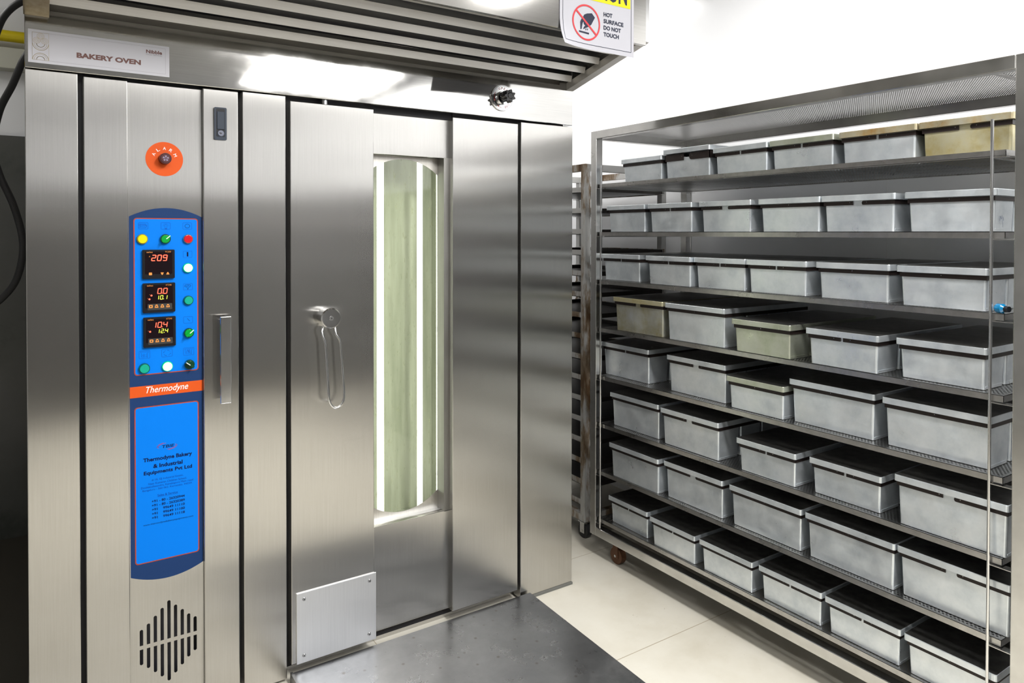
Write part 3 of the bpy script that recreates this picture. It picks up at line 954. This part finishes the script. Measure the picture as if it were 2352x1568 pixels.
# end rails along the sloping underside
def slope_rail(x0, x1, th, m, mb):
    ya, za, yb, zb = Y0-.001, 2.100, YH+.010, 2.206
    mb.prism([(ya, za), (yb, zb), (yb, zb+th), (ya, za+th)], 'x', x0, x1, m)
slope_rail(1.858, 1.895, .030, M['slat'], hb)
hb.prism([(Y0-.001, 2.125), (YH+.010, 2.23), (YH+.010, 2.62), (Y0-.001, 2.62)], 'x', 1.889, 1.895, M['hood'])
slope_rail(-.030, .030, .032, steel('browned_rail_steel', c0=(.30, .24, .15), c1=(.42, .36, .26), rough=.4, aniso=0, wave=0, grain=(12, 12, 12)), hb)
# dark baffle above the slats
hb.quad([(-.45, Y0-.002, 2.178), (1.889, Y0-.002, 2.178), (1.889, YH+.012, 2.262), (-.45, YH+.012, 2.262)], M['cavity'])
hood = hb.build('canopy_hood', oven)
for i in range(5):
    yb = 2.346 - .0875*i; zb = 2.128 + .0195*i
    s_ = MB()
    s_.prism([(yb, zb), (yb-.007, zb+.0245), (yb+.0005, zb+.0265), (yb+.030, zb+.0215), (yb+.030, zb+.0195), (yb+.0015, zb+.0235), (yb+.0015, zb)], 'x', -.45, 1.853, M['slat'])
    s_.build('slat', hood)

# ------------------------------------------------------------------ paper signs on the oven
sg = thing('paper_sign', (.158, Y0, 1.9705), 'long white paper sign reading BAKERY OVEN on the left of the oven header', 'sign')
b = MB()
b.box(-.0197, .3353, Y0-.0012, Y0-.0002, 1.9707, 2.0624, M['paper'])
ys = Y0-.0015
b.ring([(-.0105, 1.9785), (.3248, 1.9785), (.3248, 2.0550), (-.0105, 2.0550)], [(-.0100, 1.9790), (.3243, 1.9790), (.3243, 2.0545), (-.0100, 2.0545)], ys, M['grey_ink'])
GI = M['gold_ink']
b.ring([(-.0100, 1.9790), (.0288, 1.9790), (.0288, 2.0545), (-.0100, 2.0545)], [(-.0095, 1.9796), (.0282, 1.9796), (.0282, 2.0539), (-.0095, 2.0539)], ys, GI)
for (ox, oz) in ((.0094, 2.0450), (.0002, 2.0325), (.0186, 2.0325)):
    for rr in (.0088, .0060, .0030):
        b.ring(circ(ox, oz, rr, 24), circ(ox, oz, rr-.0008, 24), ys, GI)
for oz, a0, a1 in ((2.0240, PI, 2*PI), (1.9800, 0, PI)):
    for rr, tt in ((.0185, .0014), (.0148, .0008), (.0095, .0014)):
        b.stroke(circ(.0094, oz, rr, 22, a0, a1, rz=rr*.98), tt, ys, GI)
b.build('sheet', sg)
b = MB()
text(b, 'BAKERY OVEN', .0948, 1.9972, .1634, .0152, ys, M['brown_ink'], bold=.05)
b.build('title_lettering', sg)
b = MB()
text(b, 'Nibble', .2722, 2.0355, .0432, .0105, ys, M['brown_ink'], bold=.035)
b.build('name_lettering', sg)
b = MB()
text(b, 'FOOD SERVICES', .2722, 2.0300, .0432, .0040, ys, M['grey_ink'])
b.build('tagline_lettering', sg)

cs = thing('caution_sign', (1.635, YH, 2.135), 'white caution sheet reading HOT SURFACE DO NOT TOUCH hanging from the hood corner', 'sign')
def curl(u, q):          # lower left corner lifts off the steel
    d = max(0.0, (2.235-q)/.10) * max(0.0, (1.62-u)/.15)
    return YH-.0022-.030*d*d
def sheet(mb, x0, x1, z0, z1, m, off, nx=14, nz=18):
    vs, fs = [], []
    for j in range(nz+1):
        for i in range(nx+1):
            u = x0+(x1-x0)*i/nx; q = z0+(z1-z0)*j/nz
            vs.append((u, curl(u, q)-off, q))
    for j in range(nz):
        for i in range(nx):
            a = j*(nx+1)+i
            fs.append([a, a+1, a+nx+2, a+nx+1])
    mb.add(vs, fs, m, True)
b = MB()
sheet(b, 1.470, 1.808, 2.1365, 2.455, M['caution_paper'], 0)
b.build('sheet', cs)
b = MB()
sheet(b, 1.492, 1.7905, 2.309, 2.425, M['yellow_ink'], .0006)
for pa, pb in (((1.4830, 2.1535), (1.7945, 2.1535)), ((1.7945, 2.1535), (1.7945, 2.44)), ((1.4830, 2.1535), (1.4830, 2.44))):
    n = 16
    P = [(pa[0]+(pb[0]-pa[0])*i/n, pa[1]+(pb[1]-pa[1])*i/n) for i in range(n+1)]
    for p, q in zip(P[:-1], P[1:]):
        w = .0008
        if abs(p[1]-q[1]) < 1e-6:
            qq = [(p[0], p[1]-w), (q[0], p[1]-w), (q[0], p[1]+w), (p[0], p[1]+w)]
        else:
            qq = [(p[0]-w, p[1]), (p[0]+w, p[1]), (p[0]+w, q[1]), (p[0]-w, q[1])]
        b.add([(u, curl(u, v)-.0008, v) for u, v in qq], [[0, 1, 2, 3]], M['dark_ink'])
yk = lambda u, q: curl(u, q)-.0010
text(b, 'CAUTION', 1.512, 2.318, .262, .075, yk, M['dark_ink'], bold=.03)
b.build('heading_lettering', cs)
b = MB()
text(b, 'HOT', 1.6635, 2.2625, .0410, .0150, yk, M['dark_ink'], bold=.035)
text(b, 'SURFACE', 1.6635, 2.2390, .0935, .0150, yk, M['dark_ink'], bold=.035)
text(b, 'DO NOT', 1.6635, 2.2160, .0815, .0150, yk, M['dark_ink'], bold=.035)
text(b, 'TOUCH', 1.6635, 2.1925, .0720, .0150, yk, M['dark_ink'], bold=.035)
b.build('message_lettering', cs)
b = MB()
def art(pts, off, m):
    b.add([(u, curl(u, v)-off, v) for u, v in pts], [list(range(len(pts)))], m)
# pointing hand over a plate, barred by a red ring
hx = lambda px, py: (1.5161+(px-300)/7.126*.0, 0)
def K(px, py):   # sheet artwork grid (units of the drawing) to sheet coordinates
    return (1.5232+(px-322)/456*.1242, 2.2880-(py-75-(px-322)*.145)/520*.1210)
hand = [K(640, 225), K(692, 290), K(655, 352), K(632, 395), K(600, 420), K(560, 440), K(528, 452), K(505, 468), K(500, 452), K(512, 430), K(535, 405), K(520, 402), K(507, 385), K(506, 352), K(490, 372), K(482, 410), K(474, 455), K(466, 470), K(452, 466), K(452, 420), K(450, 360), K(462, 325), K(490, 295), K(515, 250), K(560, 232)]
art(hand, .0011, M['dark_ink'])
art([K(430, 485), K(595, 518), K(592, 542), K(430, 508)], .0011, M['dark_ink'])
for q in (535, 562):
    art([K(q, 462), K(q+14, 448), K(q+14, 470), K(q+4, 486)], .0011, M['dark_ink'])
ccx, ccz = 1.5853, 2.2277
oo, ii = circ(ccx, ccz, .0621, 48), circ(ccx, ccz, .0560, 48)
n = 48
b.add([(u, curl(u, v)-.0013, v) for u, v in oo+ii], [[i, (i+1) % n, n+(i+1) % n, n+i] for i in range(n)], M['red_ink'])
d = Vector((1, -.82)).normalized(); w = Vector((-d.y, d.x))*.0034; c0 = Vector((ccx, ccz))
art([tuple(c0-d*.058+w), tuple(c0-d*.058-w), tuple(c0+d*.058-w), tuple(c0+d*.058+w)], .0014, M['red_ink'])
b.build('pictogram', cs)

# ------------------------------------------------------------------ ramp before the oven door
rp = MB()
za, zb_ = .030, .004
rp.prism([(2.375, 0), (2.375, za), (1.45, zb_), (1.42, 0)], 'x', .700, 1.668, M['ramp'])
rp.box(.692, .700, 1.43, 2.375, 0, .034, M['ramp'])
tag(rp.build('floor_ramp', None, (1.18, 1.9, 0)), 'low dark steel ramp plate on the floor before the oven door', 'ramp')

# ------------------------------------------------------------------ pipe and cables left of the oven
b = MB().cyl((XL+.01, 4.20, 2.441), (1.85, 4.20, 2.441), .027, M['yellow_pipe'], 24)
for x in (-1.8, -.6, .8):
    b.box(x-.012, x+.012, 4.20, YB, 2.43, 2.452, M['lamp_frame'])
tag(b.build('pipe', None, (-.4, 4.2, 2.41)), 'yellow painted pipe running along the wall left of the oven', 'pipe')
def smooth(pts, n=8):
    P = [Vector(p) for p in pts]; out = []
    for i in range(len(P)-1):
        p0, p1, p2, p3 = P[max(i-1, 0)], P[i], P[i+1], P[min(i+2, len(P)-1)]
        for k in range(n):
            t = k/n
            out.append(.5*((2*p1)+(p2-p0)*t+(2*p0-5*p1+4*p2-p3)*t*t+(3*p1-p0-3*p2+p3)*t**3))
    out.append(P[-1])
    return out
yc = 2.9
b = MB().tube(smooth([(-.0125, yc, 2.285), (-.050, yc, 2.262), (-.082, yc, 2.225), (-.103, yc, 2.178), (-.125, yc, 2.09), (-.150, yc, 1.98), (-.165, yc, 1.6), (-.17, yc, .9), (-.17, yc, .012)]), .0115, M['cable'], 12)
tag(b.build('power_cable', None, (-.1, yc, 0)), 'black cable arching out from the top left edge of the oven', 'cable')
b = MB().tube(smooth([(-.0125, yc+.03, 2.130), (-.040, yc+.03, 2.075), (-.068, yc+.03, 1.995), (-.104, yc+.03, 1.905), (-.122, yc+.03, 1.79), (-.106, yc+.03, 1.695), (-.066, yc+.03, 1.585), (-.042, yc+.03, 1.46), (-.060, yc+.03, 1.345), (-.108, yc+.03, 1.272), (-.19, yc+.03, 1.20), (-.25, yc+.03, .9), (-.25, yc+.03, .012)]), .0115, M['cable'], 12)
tag(b.build('power_cable', None, (-.1, yc+.03, 0)), 'black cable in a wavy curve hanging down the left side of the oven', 'cable')

# ------------------------------------------------------------------ the tin rack
rack = thing('shelving_rack', (2.43, 1.67, 0), 'tall stainless steel rack with eight perforated shelves full of bread tins', 'rack')
RX0, RX1, RY0, RY1 = 2.130, 2.760, .792, 2.549
S = .038; RZ0, RZ1 = .108, 1.968
for x in (RX0, RX1-S):
    for y in (RY0, RY1-S):
        MB().box(x, x+S, y, y+S, RZ0, RZ1, M['rack'], .002).build('post', rack)
for z in (RZ0, RZ1-S):
    for x in (RX0, RX1-S):
        MB().box(x+.0005, x+S-.0005, RY0+S, RY1-S, z, z+S, M['rack'], .002).build('rail', rack)
    for y in (RY0, RY1-S):
        MB().box(RX0+S, RX1-S, y+.0005, y+S-.0005, z, z+S, M['rack'], .002).build('rail', rack)
ZL = [1.7055-.2191*k for k in range(8)]     # underside of each shelf lip
SX0, SX1, SY0, SY1 = 2.145, 2.722, .856, 2.506
LIP = .018
def shelf(zt, lip, rim, name, x0=SX0, x1=SX1, y0=SY0, y1=SY1, perf='perf', tray=False):
    b = MB(); t = .0012
    lm = M['shelf']
    zs = zt if not tray else zt-lip+.003
    b.box(x0, x0+t, y0, y1, zt-lip, zt, lm); b.box(x1-t, x1, y0, y1, zt-lip, zt, lm)
    b.box(x0, x1, y0, y0+t, zt-lip, zt, lm); b.box(x0, x1, y1-t, y1, zt-lip, zt, lm)
    for a in ((x0, x0+rim, y0, y1), (x1-rim, x1, y0, y1), (x0+rim, x1-rim, y0, y0+rim), (x0+rim, x1-rim, y1-rim, y1)):
        b.box(a[0], a[1], a[2], a[3], zs-t, zs, lm)
    if not tray:
        b.box(x0+t, x0+.018, y0, y1, zt-lip, zt-lip+t, lm)      # returned lip below
        b.box(x1-.018, x1-t, y0, y1, zt-lip, zt-lip+t, lm)
    b.quad([(x0+rim, y0+rim, zs-t/2), (x1-rim, y0+rim, zs-t/2), (x1-rim, y1-rim, zs-t/2), (x0+rim, y1-rim, zs-t/2)], M[perf])
    return b.build(name, rack)
for k, z in enumerate(ZL):
    shelf(z+LIP, LIP, .007, 'shelf', tray=(k == 0))
b = MB()
xa, xb, ya, yb, zt = RX0+.03, RX1-.03, RY0+.03, RY1-.03, 1.9655
b.quad([(xa, ya, zt), (xb, ya, zt), (xb, yb, zt), (xa, yb, zt)], M['perf_fine'])
b.box(xa, xb, .945, .957, zt-.006, zt-.001, M['shelf'])
b.build('top_shelf', rack)
RODY = (.8855, 2.484)
for x in (2.1355, 2.7265):
    for y in RODY:
        MB().cyl((x, y, .150), (x, y, 1.806), .0042, M['handle'], 12).build('support_rod', rack)
for z in ZL:
    for y, ye in ((RODY[0], RY0+S), (RODY[1], RY1-S)):
        b = MB()
        y0_, y1_ = min(y, ye), max(y, ye)
        b.box(RX0+.004, RX0+.030, y0_, y1_, z-.0042, z-.0022, M['rack'])
        b.box(RX1-.030, RX1-.004, y0_, y1_, z-.0042, z-.0022, M['rack'])
        b.box(RX0+.030, RX1-.030, y-.004, y+.004, z-.0042, z-.0002, M['rack'])
        b.build('shelf_bracket', rack)
def caster(x, y, h, wr, fm, wm, parent, ang=0.0):
    b = MB()
    b.box(x-.025, x+.025, y-.025, y+.025, h-.004, h, fm)
    b.box(x-.020, x-.016, y-.016, y+.016, wr*.7, h-.004, fm, .001)
    b.box(x+.016, x+.020, y-.016, y+.016, wr*.7, h-.004, fm, .001)
    b.cyl((x, y, h-.022), (x, y, h-.004), .015, fm, 16)
    o = b.build('caster', parent)
    w = MB().cyl((x-.0145, y, wr), (x+.0145, y, wr), wr, wm, 28)
    w.cyl((x-.021, y, wr), (x+.021, y, wr), .006, M['screw'], 10)
    w.build('wheel', o)
for x in (2.190, 2.680):
    for y in (.93, 2.42):
        caster(x, y, RZ0, .037, M['rust_dark'], M['rust_dark'], rack)

# ------------------------------------------------------------------ bread tins
TIN_CACHE = {}
PAN_D, PITCH, NP = .122, .130, 4
def mesh_of(mb, name):
    o = mb.build(name)
    me = o.data; bpy.data.objects.remove(o)
    return me
def tin_meshes(kind, gap, raised):
    key = (kind, gap, raised)
    if key in TIN_CACHE: return TIN_CACHE[key]
    wt, wb, hb_, wl = (.232, .224, .0985, .249) if kind == 'S' else (.291, .282, .1285, .305)
    lid_z = hb_ + (.018 if raised else 0)
    dep = PITCH*(NP-1)+PAN_D
    pans = []
    for k in range(NP):
        bm = bmesh.new(); bmesh.ops.create_cube(bm, size=1)
        for v in bm.verts:
            topv = v.co.z > 0
            w = wt if topv else wb; d = PAN_D if topv else PAN_D-.008
            v.co = Vector((k*PITCH+PAN_D/2+v.co.x*d, v.co.y*w, hb_ if topv else 0))
        ve = [e for e in bm.edges if abs(e.verts[0].co.z-e.verts[1].co.z) > .01]
        bmesh.ops.bevel(bm, geom=ve, offset=.006, segments=3, profile=.5, affect='EDGES')
        mb = MB(); mb.bm(bm, M['tin'])
        # folded seam along the foot of the pan side
        mb.box(k*PITCH+.012, k*PITCH+PAN_D-.012, -wb/2-.0012, -wb/2+.002, .006, .009, M['tin'])
        pans.append(mesh_of(mb, 'pan'))
    sh = .0125 if not raised else .028
    z0 = hb_ - .0135 if not raised else hb_-.012
    z1 = z0 + sh
    hw = wt/2+.0022; t = .003
    s = MB()
    gc = {0: None, 1: (-.0045, .0045), 2: (-.013, .017)}[gap]
    spans = [(-hw, hw)] if gc is None else [(-hw, gc[0]), (gc[1], hw)]
    for i_, (a, c) in enumerate(spans):
        if gap == 2 and i_ == 0:
            zc = (z0+z1)/2; r = sh/2
            s.prism([(a, z1), (a, z0)] + [(c-r*.8+r*.8*math.cos(q), zc+r*math.sin(q)) for q in [-PI/2+PI*j/8 for j in range(9)]], 'x', -t, .0005, M['strap'])
        else:
            s.box(-t, .0005, a, c, z0, z1, M['strap'])
    s.box(-t, dep+t, -hw, -hw+.0022, z0, z1, M['strap']); s.box(-t, dep+t, hw-.0022, hw, z0, z1, M['strap'])
    s.box(dep-.0005, dep+t, -hw, hw, z0, z1, M['strap'])
    for q in ((-.03, .026) if gc else (.0,)):
        s.cyl((-t, q, (z0+z1)/2+.002), (-t-.0012, q, (z0+z1)/2+.002), .0014, M['screw'], 8)
    strap = mesh_of(s, 'strap')
    l = MB()
    bm = bmesh.new(); bmesh.ops.create_cube(bm, size=1)
    for v in bm.verts:
        v.co = Vector((-.012 + (dep+.024)*(v.co.x+.5), v.co.y*wl, lid_z+.0005+.019*(v.co.z+.5)))
    ve = [e for e in bm.edges if abs(e.verts[0].co.z-e.verts[1].co.z) > .01]
    bmesh.ops.bevel(bm, geom=ve, offset=.007, segments=3, profile=.5, affect='EDGES')
    te = [e for e in bm.edges if min(e.verts[0].co.z, e.verts[1].co.z) > lid_z+.019]
    bmesh.ops.bevel(bm, geom=te, offset=.0016, segments=2, profile=.5, affect='EDGES')
    l.bm(bm, M['tin'])
    kt = l.mat(M['lid_top'])
    for q, f in enumerate(l.f):
        if all(l.v[a][2] > lid_z+.0193 for a in f): l.mi[q] = kt
    lid = mesh_of(l, 'lid')
    TIN_CACHE[key] = (pans, strap, lid)
    return TIN_CACHE[key]
def place_tin(x, y, z, kind, gap, label, body=None, lidm=None, raised=False, mark=False):
    pans, strap, lid = tin_meshes(kind, gap, raised)
    t = thing('bread_tin', (x, y, z), label, 'bread tin', 'lidded bread tins on the rack')
    def put(name, me, m):
        o = bpy.data.objects.new(name, me); COL.objects.link(o); o.parent = t
        if m:
            o.material_slots[0].link = 'OBJECT'; o.material_slots[0].material = m
        return o
    for me in pans: put('pan', me, body)
    put('strap', strap, None)
    put('lid', lid, lidm)
    if mark:
        b = MB(); yy = -.116
        for P in (((.030, .030), (.034, .042), (.040, .034), (.044, .044)), ((.046, .024), (.050, .040), (.054, .030)), ((.050, .012), (.050, .024))):
            b.stroke(P, .0014, yy, M['navy'])
        o = b.build('pen_mark'); o.parent = t
ORD = ['leftmost', 'second from left', 'third from left', 'fourth from left', 'fifth from left', 'sixth from left']
ROWN = ['top shelf', 'second shelf down', 'third shelf down', 'fourth shelf down', 'fifth shelf down', 'sixth shelf down', 'seventh shelf down', 'bottom shelf']
Y_, G_, T_, R__ = M['tin_yellow'], M['tin_green'], M['tin_stain'], M['tin_rust']
# x of the front, y of the centre, size, strap gap, pan finish, lid finish
TINS = [
 [(2.19, 2.275, 'S', 0), (2.19, 2.017, 'S', 2, None, None, True), (2.19, 1.753, 'S', 1), (2.19, 1.496, 'S', 1, None, G_), (2.19, 1.230, 'S', 1, None, R__), (2.19, .976, 'S', 2, Y_, R__)],
 [(2.195, 2.378, 'S', 0), (2.19, 2.107, 'S', 1), (2.195, 1.826, 'S', 2), (2.195, 1.547, 'S', 0), (2.19, 1.292, 'S', 2), (2.185, 1.014, 'S', 0)],
 [(2.18, 2.394, 'S', 1), (2.155, 2.082, 'S', 1), (2.17, 1.83, 'S', 1), (2.165, 1.576, 'S', 1), (2.17, 1.297, 'S', 0), (2.155, 1.02, 'S', 0)],
 [(2.155, 2.258, 'L', 2, T_, Y_), (2.149, 1.935, 'L', 0), (2.143, 1.621, 'S', 0, G_, G_), (2.146, 1.317, 'S', 1), (2.17, 1.028, 'S', 0)],
 [(2.192, 2.377, 'L', 1), (2.183, 1.957, 'L', 2), (2.161, 1.659, 'S', 0, None, G_), (2.182, 1.376, 'L', 0), (2.18, 1.047, 'L', 0)],
 [(2.177, 2.302, 'L', 0), (2.159, 1.969, 'L', 2), (2.153, 1.605, 'S', 1), (2.173, 1.319, 'S', 1), (2.153, .993, 'L', 2)],
 [(2.150, 2.277, 'L', 0), (2.167, 1.956, 'L', 2), (2.167, 1.62, 'L', 0), (2.166, 1.301, 'L', 0), (2.17, .992, 'L', 2)],
 [(2.166, 2.326, 'S', 1), (2.150, 2.048, 'S', 1), (2.152, 1.779, 'S', 0), (2.162, 1.511, 'S', 1), (2.16, 1.25, 'S', 1), (2.156, .99, 'S', 0)],
]
SPECIAL = {(0, 1): 'silver bread tin with a raised lid, second from left on the top shelf',
           (0, 4): 'bread tin with a rust-stained lid, beside the yellowed tin on the top shelf',
           (0, 5): 'yellowed bread tin at the right end of the top shelf',
           (1, 5): 'grey bread tin with pen marks on its side, right end of the second shelf down',
           (2, 5): 'grey bread tin beside the blue plastic bottle on the third shelf down',
           (3, 0): 'oil-stained bread tin with a yellowed lid, leftmost on the fourth shelf down',
           (3, 2): 'small greenish bread tin, third from left on the fourth shelf down',
           (4, 2): 'small bread tin with a greenish lid, third from left on the fifth shelf down'}
for k, row in enumerate(TINS):
    for i, a in enumerate(row):
        x, y, kind, gap = a[:4]
        bd = a[4] if len(a) > 4 else None; ld = a[5] if len(a) > 5 else None; ra = a[6] if len(a) > 6 else False
        pos = 'rightmost' if i == len(row)-1 else ORD[i]
        lab = SPECIAL.get((k, i), '%s grey lidded bread tin, %s on the %s' % ('wide' if kind == 'L' else 'narrow', pos, ROWN[k]))
        place_tin(x, y, ZL[k]+(LIP if k else .003)+.0012, kind, gap, lab, bd, ld, ra, (k, i) == (1, 5))

# ------------------------------------------------------------------ blue bottle on the third shelf
zz = ZL[2]+LIP
bt = thing('plastic_bottle', (2.20, .868, zz), 'small blue plastic bottle lying beside the last tin on the third shelf down', 'bottle')
b = MB(); r = .013
b.cyl((2.161, .8835, zz+r), (2.159, .877, zz+r), r*.7, M['blue_plastic'], 24, r2=r)
b.cyl((2.159, .877, zz+r), (2.153, .862, zz+r), r, M['blue_plastic'], 24, r2=r)
b.cyl((2.153, .862, zz+r), (2.151, .857, zz+r), r, M['blue_plastic'], 24, r2=r*.55)
b.build('bottle_body', bt)
MB().cyl((2.151, .857, zz+r), (2.147, .846, zz+r), r*.6, M['black_plastic'], 20).build('cap', bt)

# ------------------------------------------------------------------ rusty tray trolley in the corner
tr = thing('tray_trolley', (2.50, 3.05, 0), 'rusty steel tray trolley standing between the oven and the tin rack', 'trolley')
TX0, TX1, TY0, TY1 = 2.222, 2.775, 2.700, 3.42
ts = .034
for x in (TX0, TX1-ts):
    for y in (TY0, TY1-ts):
        MB().box(x, x+ts, y, y+ts, .075, 1.838, M['rusty'], .002).build('post', tr)
for z in (1.804, .082):
    MB().box(TX0+.001, TX0+ts-.001, TY0+ts, TY1-ts, z, z+.033, M['rusty']).build('rail', tr)
    MB().box(TX1-ts+.001, TX1-.001, TY0+ts, TY1-ts, z, z+.033, M['rusty']).build('rail', tr)
    MB().box(TX0+ts, TX1-ts, TY0+.001, TY0+ts-.001, z, z+.033, M['rusty']).build('rail', tr)
    MB().box(TX0+ts, TX1-ts, TY1-ts+.001, TY1-.001, z, z+.033, M['rusty']).build('rail', tr)
RZ = [1.728-.104*k for k in range(16)]
for z in RZ:
    if z < .13: continue
    for sx in (0, 1):
        xa = TX0+ts if not sx else TX1-ts-.003
        b = MB()
        b.box(xa, xa+.003, TY0-.022, TY1, z-.028, z, M['rusty'])
        xb = (xa, xa+.026) if not sx else (xa-.023, xa+.003)
        b.box(xb[0], xb[1], TY0-.022, TY1, z-.028, z-.025, M['rusty'])
        b.build('runner', tr)
for x in (TX0+.02, TX1-.02):
    for y in (TY0+.02, TY1-.02):
        caster(x, y, .082, .036, M['screw'], M['rubber'], tr)
TRAY_AT = ['topmost', 'second', 'third', 'fourth', 'fifth', 'sixth', 'seventh', 'eighth', 'ninth', 'tenth', 'eleventh', 'twelfth', 'thirteenth', 'fourteenth', 'fifteenth']
tray_me = None
for k in range(15):  # lower trays are added to block light and blacken the gaps
    z = RZ[k]-.025
    lab = 'dark baking tray of a stack mostly added to block light, on the %s pair of runners from the top of the rusty trolley' % TRAY_AT[k]
    if tray_me is None:
        b = MB()
        xa, xb, ya, yb = TX0+ts+.006, TX1-ts-.006, TY0-.01, TY1-.05
        b.box(xa, xb, ya, yb, z+.0003, z+.002, M['pan_dark'])
        for a in ((xa, xa+.002, ya, yb), (xb-.002, xb, ya, yb), (xa, xb, ya, ya+.002), (xa, xb, yb-.002, yb)):
            b.box(*a, z+.0003, z+.022, M['pan_dark'])
        o = b.build('baking_or_added_tray', None, (2.5, 3.05, z)); tray_me = o.data
    else:
        o = bpy.data.objects.new('baking_or_added_tray', tray_me); COL.objects.link(o); o.location = (2.5, 3.05, z)
    tag(o, lab, 'tray', 'baking trays on the trolley, mostly added to block light')

# tidy helper properties
for o in SC.objects:
    if '_o' in o: del o['_o']
